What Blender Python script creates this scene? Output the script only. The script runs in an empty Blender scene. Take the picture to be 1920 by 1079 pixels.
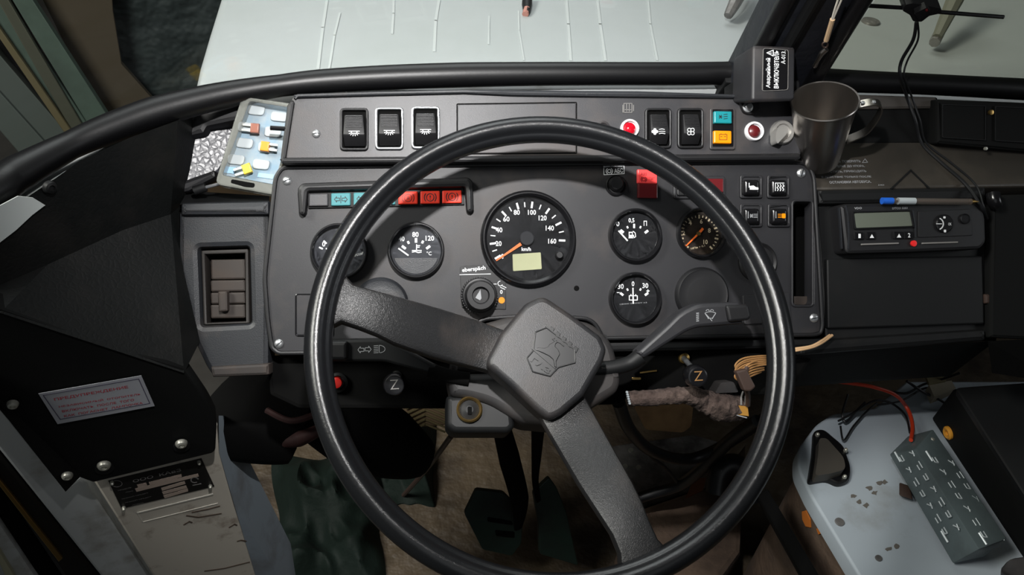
import bpy, bmesh, math, random
from mathutils import Vector, Matrix, geometry, noise
R_ = math.radians
random.seed(7)
sc = bpy.context.scene
COL = sc.collection
FPX = 1450.0
# ------------------------------------------------------------------ camera, world, lights
CAM = Vector((0, 0, 1.40))
XB = Vector((.9925, .027, -.119)).normalized()
ZB = Vector((.06, .743, .669)); ZB = (ZB - XB * ZB.dot(XB)).normalized()
YB = ZB.cross(XB)
M3 = Matrix((XB, YB, ZB))                      # camera axes -> bus axes (x right, y ahead, z up)
def cv(x, y, z): return M3 @ Vector((x, y, z))  # camera-space vector to world
cd = bpy.data.cameras.new('camera'); co = bpy.data.objects.new('camera', cd); COL.objects.link(co)
cd.sensor_width = 36; cd.lens = 36 * FPX / 1920; cd.clip_start = .01
co.matrix_world = Matrix.Translation(CAM) @ M3.to_4x4()
sc.camera = co
sc.view_settings.view_transform = 'Standard'; sc.view_settings.look = 'None'
sc.view_settings.gamma = 1; sc.view_settings.exposure = 0.0
wd = bpy.data.worlds.new('world'); sc.world = wd; wd.use_nodes = True
wd.node_tree.nodes['Background'].inputs[0].default_value = (.55, .62, .64, 1)
wd.node_tree.nodes['Background'].inputs[1].default_value = .02
def light(name, kind, loc, tgt, power, col=(1, 1, 1), size=.1, **k):
    l = bpy.data.lights.new(name, kind); l.energy = power; l.color = col
    if kind == 'AREA': l.shape = 'RECTANGLE'; l.size = size; l.size_y = k.get('sy', size)
    else: l.shadow_soft_size = size
    if kind == 'SPOT': l.spot_size = k['cone']; l.spot_blend = k['blend']
    o = bpy.data.objects.new(name, l); COL.objects.link(o); o.location = loc
    o.rotation_euler = (Vector(tgt) - Vector(loc)).to_track_quat('-Z', 'Y').to_euler()
    return o
light('cab_lamp', 'SPOT', CAM + cv(-.01, .30, -.1), CAM + cv(-.03, .17, -.86), 41, (1, .985, .97), .014, cone=R_(80), blend=1.0)
light('hood_lamp', 'AREA', (.1, 2.0, 2.6), (.1, 1.2, .95), 20, (.97, 1, 1), 1.2)
light('garage_lamp', 'AREA', (-1.6, .2, 2.8), (-1.7, 1.6, .8), 105, (1, .98, .92), .8)
light('saloon_fill', 'AREA', (.15, -.6, 1.5), (.3, .8, .3), 1.1, (.93, .97, 1), .9)  # unseen fill added from behind to lift the footwell and lower cab
light('door_side_fill', 'AREA', (1.9, .1, 1.5), (.7, .75, .55), 2.6, (.93, .97, 1), .5)  # unseen fill added at the right to brighten the engine cover

# ------------------------------------------------------------------ planes and projection
def ray(px, py): return cv((px - 960) / FPX, (539.5 - py) / FPX, -1)
def W(px, py, d): return CAM + ray(px, py) * d
class Pl:
    def __init__(s, o, u, v):
        s.o = Vector(o); s.u = Vector(u).normalized(); v = Vector(v)
        s.v = (v - s.u * v.dot(s.u)).normalized(); s.n = s.u.cross(s.v)
    def at(s, px, py, w=0):
        r = ray(px, py); t = (s.o + s.n * w - CAM).dot(s.n) / r.dot(s.n)
        p = CAM + r * t - s.o
        return (p.dot(s.u), p.dot(s.v))
    def p(s, u, v, w=0): return s.o + s.u * u + s.v * v + s.n * w
    def P(s, px, py, w=0):
        a = s.at(px, py, w); return s.p(a[0], a[1], w)
    def mm(s, px, py, n=1):          # metres per pixel near that pixel
        return (s.P(px, py) - CAM).dot(cv(0, 0, -1)) / FPX * n
D = Pl(CAM + cv(0, 0, -.84), (1, 0, 0), cv(-.027, 1, 0))
def ZP(z): return Pl((0, 0, z), (1, 0, 0), (0, 1, 0))
zs = W(1000, 140, .88).z
CY = Vector((.0396, -.0452, -.6885))
wn = cv(.1074, .3057, 1).normalized()
WC = CAM + M3 @ CY
WU = (cv(1, 0, 0) - wn * cv(1, 0, 0).dot(wn)).normalized(); WH = Pl(WC, WU, wn.cross(WU))

# ------------------------------------------------------------------ 2D helpers (pixel loops)
def rr(x0, y0, x1, y1, r=4, n=4): return rnd([(x0, y0), (x1, y0), (x1, y1), (x0, y1)], r, n)
def rnd(pts, r, n=4):
    out = []; N = len(pts)
    for i in range(N):
        a, b, c = Vector(pts[i - 1]), Vector(pts[i]), Vector(pts[(i + 1) % N])
        ri = r[i] if isinstance(r, (list, tuple)) else r
        if ri <= 0: out.append(tuple(b)); continue
        l = min(ri, (a - b).length * .45, (c - b).length * .45)
        p, q = b + (a - b).normalized() * l, b + (c - b).normalized() * l
        for k in range(n + 1):
            t = k / n; out.append(tuple(p * (1 - t) ** 2 + b * 2 * t * (1 - t) + q * t * t))
    return out
def circ(cx, cy, r, n=40, ry=None): return [(cx + r * math.cos(2 * math.pi * k / n), cy + (ry or r) * math.sin(2 * math.pi * k / n)) for k in range(n)]
def arc(cx, cy, r, a0, a1, n=10, ry=None):
    return [(cx + r * math.cos(R_(a0 + (a1 - a0) * k / n)), cy - (ry or r) * math.sin(R_(a0 + (a1 - a0) * k / n))) for k in range(n + 1)]
def area(l): return sum(l[i - 1][0] * l[i][1] - l[i][0] * l[i - 1][1] for i in range(len(l))) / 2
def offs(l, d):      # inward offset of a ccw loop
    out = []; N = len(l)
    for i in range(N):
        a, b, c = Vector(l[i - 1]), Vector(l[i]), Vector(l[(i + 1) % N])
        e, f = (b - a), (c - b)
        if e.length < 1e-9: e = f
        if f.length < 1e-9: f = e
        n1 = Vector((-e.y, e.x)).normalized(); n2 = Vector((-f.y, f.x)).normalized()
        m = n1 + n2
        if m.length < 1e-6: m = n1
        m.normalize(); k = max(.45, m.dot(n1))
        out.append(tuple(b + m * (d / k)))
    return out
# ------------------------------------------------------------------ geometry builders -> (verts, faces)
class G:
    def __init__(s): s.v = []; s.f = []
    def add(s, v, f):
        o = len(s.v); s.v += [Vector(x) for x in v]; s.f += [tuple(i + o for i in q) for q in f]; return s
    def __iadd__(s, g): return s.add(g.v, g.f)
def plate_uv(pl, loops, w, th, bev=.001, steps=2):
    g = G(); ins = []
    b = min(bev, th * .5)
    for k, l in enumerate(loops):
        if (area(l) > 0) != (k == 0): l = l[::-1]
        N = len(l); rings = []
        for s in range(steps + 1):
            a = math.pi / 2 * s / steps
            rings.append((offs(l, b * (1 - math.sin(a))) if b > 0 else l, w - b * (1 - math.cos(a))))
        rings.append((l, w - th))
        o = len(g.v)
        for rg, ww in rings: g.v += [pl.p(x, y, ww) for x, y in rg]
        for s in range(len(rings) - 1):
            for i in range(N):
                j = (i + 1) % N
                g.f.append((o + s * N + i, o + (s + 1) * N + i, o + (s + 1) * N + j, o + s * N + j))
        ins.append((o, N, rings[0][0], o + (len(rings) - 1) * N, l))
    for sel, flip in ((2, False), (4, True)):
        idx = []; polys = []
        for it in ins:
            base = it[0] if sel == 2 else it[3]
            idx += [base + i for i in range(it[1])]; polys.append([Vector((x, y, 0)) for x, y in it[sel]])
        for t in geometry.tessellate_polygon(polys):
            t = [idx[i] for i in t]
            n = (g.v[t[1]] - g.v[t[0]]).cross(g.v[t[2]] - g.v[t[0]])
            if (n.dot(pl.n) > 0) == flip: t = t[::-1]
            g.f.append(tuple(t))
    return g
def plate(pl, px, w=0, th=.01, bev=.001, holes=(), steps=2):
    return plate_uv(pl, [[pl.at(x, y, w) for x, y in l] for l in [px] + list(holes)], w, th, bev, steps)
def ring(pl, px, w, th, d, bev=.001):      # frame: outline with an inset hole d metres inside
    l = [pl.at(x, y, w) for x, y in px]
    if area(l) < 0: l = l[::-1]
    return plate_uv(pl, [l, offs(l, d)], w, th, bev)
def lathe(pl, c, prof, n=48, uv=False):
    g = G(); cu, cvv = c if uv else pl.at(c[0], c[1], prof[0][1])
    for r, w in prof:
        g.v += [pl.p(cu + r * math.cos(2 * math.pi * k / n), cvv + r * math.sin(2 * math.pi * k / n), w) for k in range(n)]
    for s in range(len(prof) - 1):
        for i in range(n):
            j = (i + 1) % n; g.f.append((s * n + i, s * n + j, (s + 1) * n + j, (s + 1) * n + i))
    if prof[0][0] > 0: g.f.append(tuple(range(n))[::-1])
    if prof[-1][0] > 0 and prof[-1] != prof[0]: g.f.append(tuple((len(prof) - 1) * n + i for i in range(n)))
    return g
def cat(pts, k=6):
    P = [Vector(p) for p in pts]
    if len(P) < 3: return P
    out = []
    for i in range(len(P) - 1):
        a, b, c, d = P[max(i - 1, 0)], P[i], P[i + 1], P[min(i + 2, len(P) - 1)]
        for s in range(k):
            t = s / k
            out.append(.5 * ((2 * b) + (c - a) * t + (2 * a - 5 * b + 4 * c - d) * t * t + (3 * b - a - 3 * c + d) * t ** 3))
    return out + [P[-1]]
def tube(pts, r, n=10, k=6, flat=1.0):
    P = cat(pts, k) if k > 1 else [Vector(p) for p in pts]
    g = G(); m = len(P); up = None
    for i, p in enumerate(P):
        t = (P[min(i + 1, m - 1)] - P[max(i - 1, 0)]).normalized()
        if up is None: up = t.orthogonal().normalized()
        up = (up - t * up.dot(t)).normalized(); s = t.cross(up)
        if isinstance(r, (list, tuple)):
            x = i / (m - 1) * (len(r) - 1); a = int(min(x, len(r) - 2)); ra = r[a] + (r[a + 1] - r[a]) * (x - a)
        else: ra = r
        g.v += [p + up * ra * math.cos(2 * math.pi * q / n) + s * ra * flat * math.sin(2 * math.pi * q / n) for q in range(n)]
    for i in range(m - 1):
        for q in range(n):
            z = (q + 1) % n; g.f.append((i * n + q, i * n + z, (i + 1) * n + z, (i + 1) * n + q))
    g.f.append(tuple(range(n))[::-1]); g.f.append(tuple((m - 1) * n + q for q in range(n)))
    return g
def stk(pl, lines, wpx, w, th=.0003, closed=False):     # thin printed strokes
    g = G()
    for L in lines:
        if closed: L = list(L) + [L[0]]
        for a, b in zip(L[:-1], L[1:]):
            A, B = pl.P(a[0], a[1], w), pl.P(b[0], b[1], w)
            h = pl.mm(a[0], a[1], wpx) / 2
            d = (B - A)
            if d.length < 1e-7: continue
            d.normalize(); s = pl.n.cross(d) * h; e = d * h * .6
            q = [A - e - s, B + e - s, B + e + s, A - e + s]
            g.add(q + [x - pl.n * th for x in q], [(0, 1, 2, 3), (0, 4, 5, 1), (1, 5, 6, 2), (2, 6, 7, 3), (3, 7, 4, 0)])
    return g
def fill(pl, loops, w, th=.0003):
    g = G()
    for l in loops: g += plate(pl, l, w, th, 0, steps=1)
    return g
TC = {}
def txt(pl, s, A, B, h, w, th=.0003, bold=0.0):
    """printed text: baseline from pixel A to pixel B, h pixels tall"""
    if (s, bold) not in TC:
        c = bpy.data.curves.new('t', 'FONT'); c.body = s; c.size = 1; c.offset = bold; c.resolution_u = 2
        o = bpy.data.objects.new('t', c); COL.objects.link(o)
        dg = bpy.context.evaluated_depsgraph_get(); e = o.evaluated_get(dg); m = e.to_mesh()
        TC[(s, bold)] = ([v.co.copy() for v in m.vertices], [tuple(p.vertices) for p in m.polygons])
        e.to_mesh_clear(); bpy.data.objects.remove(o); bpy.data.curves.remove(c)
    vs, fs = TC[(s, bold)]
    x0 = min(v.x for v in vs); x1 = max(v.x for v in vs); y0 = min(v.y for v in vs); y1 = max(v.y for v in vs)
    a = Vector(pl.at(A[0], A[1], w)); b = Vector(pl.at(B[0], B[1], w)); d = b - a; L = d.length; d.normalize()
    nn = Vector((-d.y, d.x)); hm = pl.mm(A[0], A[1], h)
    out = []
    for v in vs:
        q = a + d * ((v.x - x0) / (x1 - x0) * L) + nn * ((v.y - y0) / (y1 - y0) * hm)
        out.append(pl.p(q.x, q.y, w))
    return G().add(out, fs)
def hexa(f, b):     # 4 front corners, 4 back corners (world)
    return G().add(list(f) + list(b), [(0, 1, 2, 3), (7, 6, 5, 4), (0, 4, 5, 1), (1, 5, 6, 2), (2, 6, 7, 3), (3, 7, 4, 0)])
def bev(g, r, seg=2):
    bm = bmesh.new(); vs = [bm.verts.new(v) for v in g.v]
    for f in g.f:
        try: bm.faces.new([vs[i] for i in f])
        except ValueError: pass
    bmesh.ops.recalc_face_normals(bm, faces=bm.faces)
    es = [e for e in bm.edges if len(e.link_faces) == 2 and e.calc_face_angle(0) > .5]
    bmesh.ops.bevel(bm, geom=es, offset=r, segments=seg, affect='EDGES', profile=.5, clamp_overlap=True)
    bm.verts.index_update()
    o = G(); o.v = [v.co.copy() for v in bm.verts]; o.f = [tuple(v.index for v in f.verts) for f in bm.faces]
    bm.free(); return o
# ------------------------------------------------------------------ objects
REG = []
def thing(name, label, ctg, group=None):
    o = bpy.data.objects.new(name, None); COL.objects.link(o); o.empty_display_size = .02
    o['label'] = label; o['category'] = ctg
    if group: o['group'] = group
    REG.append([o, None, None]); return o
def part(name, g, mat, parent, label=None, kind=None, ang=38):
    m = bpy.data.meshes.new(name); o = bpy.data.objects.new(name, m); COL.objects.link(o)
    m.materials.append(mat)
    if label: o['label'] = label
    if kind: o['kind'] = kind
    REG.append([o, g, parent, ang]); return o
def single(name, g, mat, label, ctg, group=None, ang=38):
    o = part(name, g, mat, None, label, None, ang); o['category'] = ctg
    if group: o['group'] = group
    return o
def struct(name, g, mat, label=None, parent=None):
    o = part(name, g, mat, parent, label)
    if not parent: o['kind'] = 'structure'
    return o
def finish():
    org = {}; kids = {}
    for r in REG:
        if r[2] is not None: kids.setdefault(r[2].name, []).append(r)
    geo = {r[0].name: r[1] for r in REG}
    def allv(n):
        v = list(geo[n].v) if geo[n] else []
        for k in kids.get(n, []): v += allv(k[0].name)
        return v
    for r in REG:
        v = allv(r[0].name)
        lo = Vector([min(p[i] for p in v) for i in range(3)]); hi = Vector([max(p[i] for p in v) for i in range(3)])
        c = (lo + hi) / 2
        if r[2] is None: c.z = lo.z
        org[r[0].name] = c
    for r in REG:
        o, g, pa = r[:3]; c = org[o.name]
        if g:
            m = o.data; m.from_pydata([v - c for v in g.v], [], g.f); m.validate()
            bm = bmesh.new(); bm.from_mesh(m); bmesh.ops.remove_doubles(bm, verts=bm.verts, dist=1e-6)
            bmesh.ops.recalc_face_normals(bm, faces=bm.faces)
            flat = [f.index for f in bm.faces if len(f.verts) == 3 and any(len(e.link_faces) == 2 and e.calc_face_angle(1) < .01 for e in f.edges)]
            bm.to_mesh(m); bm.free()
            m.shade_smooth(); m.set_sharp_from_angle(angle=R_(r[3]))
            for i in flat: m.polygons[i].use_smooth = False
        if pa: o.parent = pa; o.location = c - org[pa.name]
        else: o.location = c
# ------------------------------------------------------------------ materials
def lin(c): return tuple(((x / 255) / 12.92 if x <= 10 else ((x / 255 + .055) / 1.055) ** 2.4) for x in c) + (1,)
def mat(name, rgb, rough=.5, metal=0, bump=None, dirt=None, spec=.5, trans=0, emit=0, coat=0, alpha=1):
    m = bpy.data.materials.new(name); m.use_nodes = True; nt = m.node_tree; b = nt.nodes['Principled BSDF']
    b.inputs['Base Color'].default_value = lin(rgb); b.inputs['Roughness'].default_value = rough
    b.inputs['Metallic'].default_value = metal; b.inputs['Specular IOR Level'].default_value = spec
    b.inputs['Transmission Weight'].default_value = trans; b.inputs['Coat Weight'].default_value = coat
    b.inputs['Alpha'].default_value = alpha
    if emit: b.inputs['Emission Color'].default_value = lin(rgb); b.inputs['Emission Strength'].default_value = emit
    tc = nt.nodes.new('ShaderNodeNewGeometry')
    if bump:
        kind, s, st = bump
        if kind == 'n':
            t = nt.nodes.new('ShaderNodeTexNoise'); t.inputs['Scale'].default_value = s; t.inputs['Detail'].default_value = 3; out = t.outputs['Fac']
        else:
            t = nt.nodes.new('ShaderNodeTexVoronoi'); t.feature = 'DISTANCE_TO_EDGE' if kind == 'v' else 'F1'; t.inputs['Scale'].default_value = s; out = t.outputs['Distance']
            if kind == 'v':
                nz = nt.nodes.new('ShaderNodeTexNoise'); nz.inputs['Scale'].default_value = s * .7
                mx = nt.nodes.new('ShaderNodeMixRGB'); mx.inputs[0].default_value = .008
                nt.links.new(tc.outputs['Position'], nz.inputs['Vector']); nt.links.new(tc.outputs['Position'], mx.inputs[1])
                nt.links.new(nz.outputs['Color'], mx.inputs[2]); nt.links.new(mx.outputs[0], t.inputs['Vector'])
                mr = nt.nodes.new('ShaderNodeMath'); mr.operation = 'MINIMUM'; mr.inputs[1].default_value = .22
                nt.links.new(out, mr.inputs[0]); out = mr.outputs[0]
        if not t.inputs['Vector'].is_linked: nt.links.new(tc.outputs['Position'], t.inputs['Vector'])
        bp = nt.nodes.new('ShaderNodeBump'); bp.inputs['Strength'].default_value = st; bp.inputs['Distance'].default_value = .5 / s
        nt.links.new(out, bp.inputs['Height']); nt.links.new(bp.outputs['Normal'], b.inputs['Normal'])
    if dirt:
        rgb2, s, lo, hi, amt = dirt
        t = nt.nodes.new('ShaderNodeTexNoise'); t.inputs['Scale'].default_value = s; t.inputs['Detail'].default_value = 6; t.inputs['Roughness'].default_value = .62
        nt.links.new(tc.outputs['Position'], t.inputs['Vector'])
        r = nt.nodes.new('ShaderNodeMapRange'); r.inputs['From Min'].default_value = lo; r.inputs['From Max'].default_value = hi; r.inputs['To Max'].default_value = amt
        nt.links.new(t.outputs['Fac'], r.inputs['Value'])
        mx = nt.nodes.new('ShaderNodeMixRGB'); mx.inputs[1].default_value = lin(rgb); mx.inputs[2].default_value = lin(rgb2)
        nt.links.new(r.outputs[0], mx.inputs[0]); nt.links.new(mx.outputs[0], b.inputs['Base Color'])
        ad = nt.nodes.new('ShaderNodeMath'); ad.operation = 'MULTIPLY_ADD'; ad.inputs[1].default_value = .25; ad.inputs[2].default_value = rough
        nt.links.new(r.outputs[0], ad.inputs[0]); nt.links.new(ad.outputs[0], b.inputs['Roughness'])
    return m
DUST = (96, 84, 76)
K = dict(
    panel=mat('panel_plastic', (36, 36, 39), .5, bump=('n', 1500, .25), dirt=(DUST, 9, .5, .85, .45)),
    panel2=mat('switch_panel_plastic', (52, 52, 55), .44, bump=('n', 1300, .3), dirt=(DUST, 11, .5, .85, .5)),
    mod=mat('module_plastic', (34, 36, 40), .48, bump=('n', 900, .35), dirt=(DUST, 14, .55, .85, .5)),
    black=mat('black_plastic', (22, 22, 24), .48, bump=('n', 1500, .12)),
    gloss=mat('gloss_black', (20, 20, 22), .22),
    dark=mat('dark_plastic', (16, 17, 18), .55, dirt=((52, 45, 40), 10, .55, .9, .35), spec=.35),
    vdark=mat('black_and_shade', (4, 4, 4), .9, spec=.15),  # near-black carries the shade under the dash; also plain black parts
    rim=mat('rim_leatherette', (22, 23, 25), .27, bump=('v', 520, .16), spec=.55),
    pad=mat('pad_plastic', (33, 33, 35), .42, bump=('n', 1200, .4), dirt=(DUST, 9, .5, .85, .4)),
    spoke=mat('spoke_plastic', (28, 28, 29), .42, bump=('v', 420, .35), dirt=(DUST, 9, .5, .85, .4)),
    emb=mat('emblem_plastic', (36, 36, 37), .34),
    shell=mat('column_plastic', (36, 35, 36), .6, dirt=((85, 75, 68), 9, .45, .8, .5)),
    dial=mat('dial_black', (40, 41, 44), .75, dirt=((66, 64, 64), 20, .5, .85, .5), spec=.2),
    dialg=mat('dial_haze', (74, 76, 82), .7, dirt=((92, 92, 94), 20, .5, .85, .5), spec=.2),  # paler grey: glass reflection and dusty haze painted into the dial
    dialb=mat('dial_brown', (48, 37, 28), .5, dirt=((30, 24, 20), 30, .4, .7, .8)),
    white=mat('white_print', (232, 234, 236), .6),
    grey=mat('grey_print', (150, 152, 155), .6),
    dimtxt=mat('worn_print', (120, 118, 116), .7),
    inkd=mat('dark_ink', (30, 34, 38), .6),
    orange=mat('orange_needle', (226, 104, 34), .5),
    lcd=mat('lcd_green', (158, 160, 128), .6, spec=.2),
    lcd2=mat('lcd_grey', (98, 104, 94), .3),
    teal=mat('teal_lens', (70, 132, 138), .55, spec=.3),
    teal2=mat('bright_teal_lens', (22, 132, 140), .4, emit=.02),
    amber=mat('amber_lens', (238, 140, 0), .4, emit=.12),
    red=mat('red_lens', (214, 54, 36), .5, spec=.3),
    reddk=mat('dark_red_lens', (96, 26, 30), .3),
    redabs=mat('red_lit_lens', (236, 70, 70), .35, emit=.12),
    redjewel=mat('red_jewel', (190, 14, 34), .12, coat=.6),
    chrome=mat('chrome', (165, 167, 170), .32, .8),
    steel=mat('brushed_steel', (168, 163, 158), .31, 1, bump=('n', 300, .05)),
    screw=mat('zinc_screw', (200, 202, 204), .35, .85),
    alu=mat('alu_satin', (190, 188, 184), .42, .7),
    brass=mat('brass', (170, 140, 84), .3, .9),
    whitering=mat('white_ring', (225, 225, 228), .35),
    vinyl=mat('black_vinyl', (11, 13, 13), .5, bump=('v', 170, .12), dirt=((40, 36, 33), 8, .52, .8, .5), spec=.3),
    vinylg=mat('glossy_vinyl', (44, 46, 54), .38, bump=('v', 150, .3), spec=.8),
    cover=mat('cover_black', (5, 6, 6), .75, spec=.25, bump=('n', 500, .1)),
    rubber=mat('black_rubber', (8, 8, 10), .42, bump=('n', 400, .06)),
    paint=mat('white_paint', (178, 182, 182), .5, dirt=((120, 112, 100), 16, .52, .72, .7)),
    cream=mat('cream_paint', (188, 182, 170), .5, dirt=((120, 105, 92), 26, .58, .72, .75)),
    bluegrey=mat('bluegrey_paint', (120, 130, 138), .5, dirt=((80, 74, 70), 14, .5, .75, .6)),
    hood=mat('hood_paint', (166, 171, 172), .45, dirt=((156, 162, 161), 5, .4, .75, .8)),
    engine=mat('engine_cover_paint', (168, 178, 186), .5, dirt=((120, 116, 108), 9, .55, .78, .7)),
    dirty=mat('dirty_brown', (100, 82, 68), .85, bump=('n', 60, .4), dirt=((44, 35, 30), 9, .4, .7, .85)),
    primer=mat('peeled_primer', (196, 112, 40), .7),
    floor=mat('floor_beige', (86, 75, 60), .5, bump=('n', 26, .5), dirt=((40, 31, 22), 4, .44, .62, .9)),
    fire=mat('firewall_tan', (124, 104, 78), .7, dirt=((60, 48, 34), 7, .4, .7, .85)),
    green=mat('green_cloth', (6, 22, 16), .75, bump=('n', 60, .2), spec=.3),
    pedal=mat('green_pedal', (22, 46, 38), .5, dirt=((16, 18, 16), 14, .4, .7, .8)),
    amp=mat('amp_grey', (92, 104, 106), .42, .2, dirt=((60, 66, 66), 22, .45, .75, .6)),
    ampslot=mat('amp_punched_metal', (196, 204, 206), .45, .2),
    wire=mat('black_wire', (24, 25, 27), .4),
    redwire=mat('red_wire', (190, 56, 26), .45),
    tanwire=mat('tan_wire', (196, 160, 120), .5),
    bundle=mat('copper_wire', (150, 110, 66), .5),
    tag=mat('brown_plastic', (64, 50, 44), .5),
    dusty=mat('dusty_plastic', (44, 39, 37), .7, dirt=((84, 70, 62), 30, .45, .75, .6)),
    rust=mat('rusty_lagging', (86, 72, 66), .95, bump=('n', 260, 1.0), dirt=((34, 24, 20), 90, .4, .65, .9)),
    hatch=mat('hatch_metal', (140, 138, 136), .4, .4, bump=('n', 60, .3), dirt=((32, 28, 26), 20, .4, .7, .8)),
    vent=mat('vent_dusty', (46, 39, 35), .65, dirt=((72, 60, 52), 30, .45, .75, .6)),
    clear=mat('clear_plastic', (140, 142, 136), .25, alpha=.5, bump=('n', 120, .2)),
    card=mat('card_blue', (120, 146, 164), .6, dirt=((150, 160, 166), 60, .4, .6, .8)),
    cell=mat('cell_white', (166, 174, 178), .5),
    fbrown=mat('fuse_brown', (140, 84, 66), .4), forange=mat('fuse_orange', (238, 146, 30), .4), fyellow=mat('fuse_yellow', (246, 206, 60), .45),
    prong=mat('fuse_prong', (205, 206, 200), .35, .6),
    paper=mat('white_paper', (206, 212, 210), .7),
    sticker=mat('sticker_white', (150, 152, 158), .35), stred=mat('sticker_red', (164, 54, 66), .5), stgrey=mat('sticker_frame', (70, 66, 84), .5),
    platebl=mat('data_plate_black', (22, 22, 22), .4), platetan=mat('data_plate_field', (166, 150, 138), .5),
    bolt=mat('bolt_zinc', (176, 176, 166), .4, .6),
    blue=mat('pen_blue', (34, 96, 200), .35), pen=mat('pen_clear', (120, 112, 106), .2, alpha=.35),
    reddot=mat('red_dot', (235, 40, 40), .4),
    bluelogo=mat('pillar_black', (20, 22, 28), .5, bump=('n', 40, .2), dirt=((40, 44, 52), 9, .5, .8, .6)),
    rope=mat('cord_white', (214, 208, 196), .8), rope2=mat('cord_tan', (190, 160, 126), .8),
    gate=mat('gate_green', (78, 96, 86), .7, dirt=((50, 58, 52), 4, .4, .7, .8)), gate2=mat('gate_olive', (72, 74, 62), .7), gate3=mat('gate_grey', (78, 86, 82), .7), gatet=mat('gate_tan', (98, 90, 64), .7),
    ply=mat('plywood_brown', (68, 60, 46), .8, dirt=((88, 80, 66), 5, .5, .8, .7)),
    tarp=mat('tarp_dark', (36, 45, 45), .6, bump=('n', 9, .6), dirt=((52, 62, 62), 6, .5, .8, .6)),
    ground=mat('garage_floor', (60, 58, 54), .9, dirt=((36, 34, 32), 2, .4, .7, .8)),
    cream2=mat('cream_plug', (150, 142, 124), .6), eyelet=mat('orange_eyelet', (216, 150, 50), .5),
    redpart=mat('red_oxide', (58, 28, 26), .7, dirt=((22, 12, 12), 40, .4, .7, .8)),
)
gm = bpy.data.materials.new('windscreen_glass'); gm.use_nodes = True; nt = gm.node_tree; nt.nodes.clear()
o_ = nt.nodes.new('ShaderNodeOutputMaterial'); mx = nt.nodes.new('ShaderNodeMixShader'); tr = nt.nodes.new('ShaderNodeBsdfTransparent'); gl = nt.nodes.new('ShaderNodeBsdfGlossy')
tr.inputs[0].default_value = (.94, .95, .945, 1); gl.inputs['Roughness'].default_value = .03; mx.inputs[0].default_value = .035
nt.links.new(tr.outputs[0], mx.inputs[1]); nt.links.new(gl.outputs[0], mx.inputs[2]); nt.links.new(mx.outputs[0], o_.inputs[0])
gm2 = gm.copy(); gm2.name = 'dusty_shaded_glass'  # right pane tint carries dirt plus shade and reflection
for n_ in gm2.node_tree.nodes:
    if n_.type == 'BSDF_TRANSPARENT': n_.inputs[0].default_value = (.82, .83, .775, 1)
lg = bpy.data.materials.new('gauge_glass'); lg.use_nodes = True; nt = lg.node_tree; nt.nodes.clear()
o_ = nt.nodes.new('ShaderNodeOutputMaterial'); mx = nt.nodes.new('ShaderNodeMixShader'); tr = nt.nodes.new('ShaderNodeBsdfTransparent'); gl = nt.nodes.new('ShaderNodeBsdfGlossy')
gl.inputs['Roughness'].default_value = .25; mx.inputs[0].default_value = .005
nt.links.new(tr.outputs[0], mx.inputs[1]); nt.links.new(gl.outputs[0], mx.inputs[2]); nt.links.new(mx.outputs[0], o_.inputs[0])

# ================================================================== THE SETTING
struct('floor', plate_uv(ZP(0), [[(-.37, -.6), (1.7, -.6), (1.7, 1.5), (-.37, 1.5)]], 0, .05, 0), K['floor'])
FW = Pl((0, 1.22, 0), (1, 0, 0), (0, -.25, 1))
struct('wall_front', plate_uv(FW, [[(-.37, .0), (1.05, .0), (1.05, .74), (-.37, .74)]], 0, .05, 0), K['fire'])
# windscreen frame: black rubber seal, white sill under it, two panes, centre post
ZS = ZP(zs)
top = [(-90, 380), (0, 314), (35, 291), (122, 249), (190, 217), (271, 187), (360, 166), (434, 152), (520, 141), (600, 131), (722, 123), (860, 118), (1000, 117), (1150, 117), (1300, 117), (1420, 115)]
bot = [(-90, 445), (0, 384), (32, 360), (140, 298), (210, 270), (300, 238), (385, 212), (450, 196), (530, 181), (610, 174), (730, 168), (865, 164), (1000, 161), (1150, 160), (1300, 160), (1420, 158)]
def seal(tp, bt):
    pts = []; rs = []
    for a, b in zip(tp, bt):
        c = ((a[0] + b[0]) / 2, (a[1] + b[1]) / 2); p = ZS.P(*c); pts.append(p)
        rs.append(max(.004, (Vector(a) - Vector(b)).length / 2 * (p - CAM).dot(cv(0, 0, -1)) / FPX))
    return pts, rs
sp, sr = seal(top, bot)
sp = [Vector((sp[0].x - .02, -.7, sp[0].z)), Vector((sp[0].x - .015, sp[0].y - .12, sp[0].z))] + sp; sr = [sr[0], sr[0]] + sr
WLX = -.55
struct('wall_left', plate_uv(Pl((WLX, 0, 0), (0, 1, 0), (0, 0, 1)), [[(-.7, -.02), (.52, -.02), (.52, zs - .04), (-.7, zs - .04)]], 0, .02, .002), K['paint'])
LEAN = Vector((0, -math.sin(R_(24)), math.cos(R_(24))))
def pane(path, h):
    g = G(); n = len(path)
    g.v = [Vector(p) for p in path] + [Vector(p) + LEAN * h for p in path]
    b = [v + Vector((0, .005, 0)) for v in g.v]; g.v += b
    for i in range(n - 1):
        g.f += [(i, i + 1, n + i + 1, n + i), (2 * n + i + 1, 2 * n + i, 3 * n + i, 3 * n + i + 1)]
    return g
win = struct('window_1', pane(cat(sp, 3), .62), gm)
struct('rubber_seal', tube(sp, sr, 14, 4), K['rubber'], None, win)
rtop = [(1535, 128), (1620, 133), (1720, 138), (1820, 143), (1990, 151)]; rbot = [(1535, 172), (1620, 174), (1720, 177), (1820, 182), (1990, 192)]
sp2, sr2 = seal(rtop, rbot)
win2 = struct('window_2', pane(sp2, .62), gm2)
struct('rubber_seal', tube(sp2, sr2, 14, 4), K['rubber'], None, win2)
sill = ZP(zs - .02)
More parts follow.
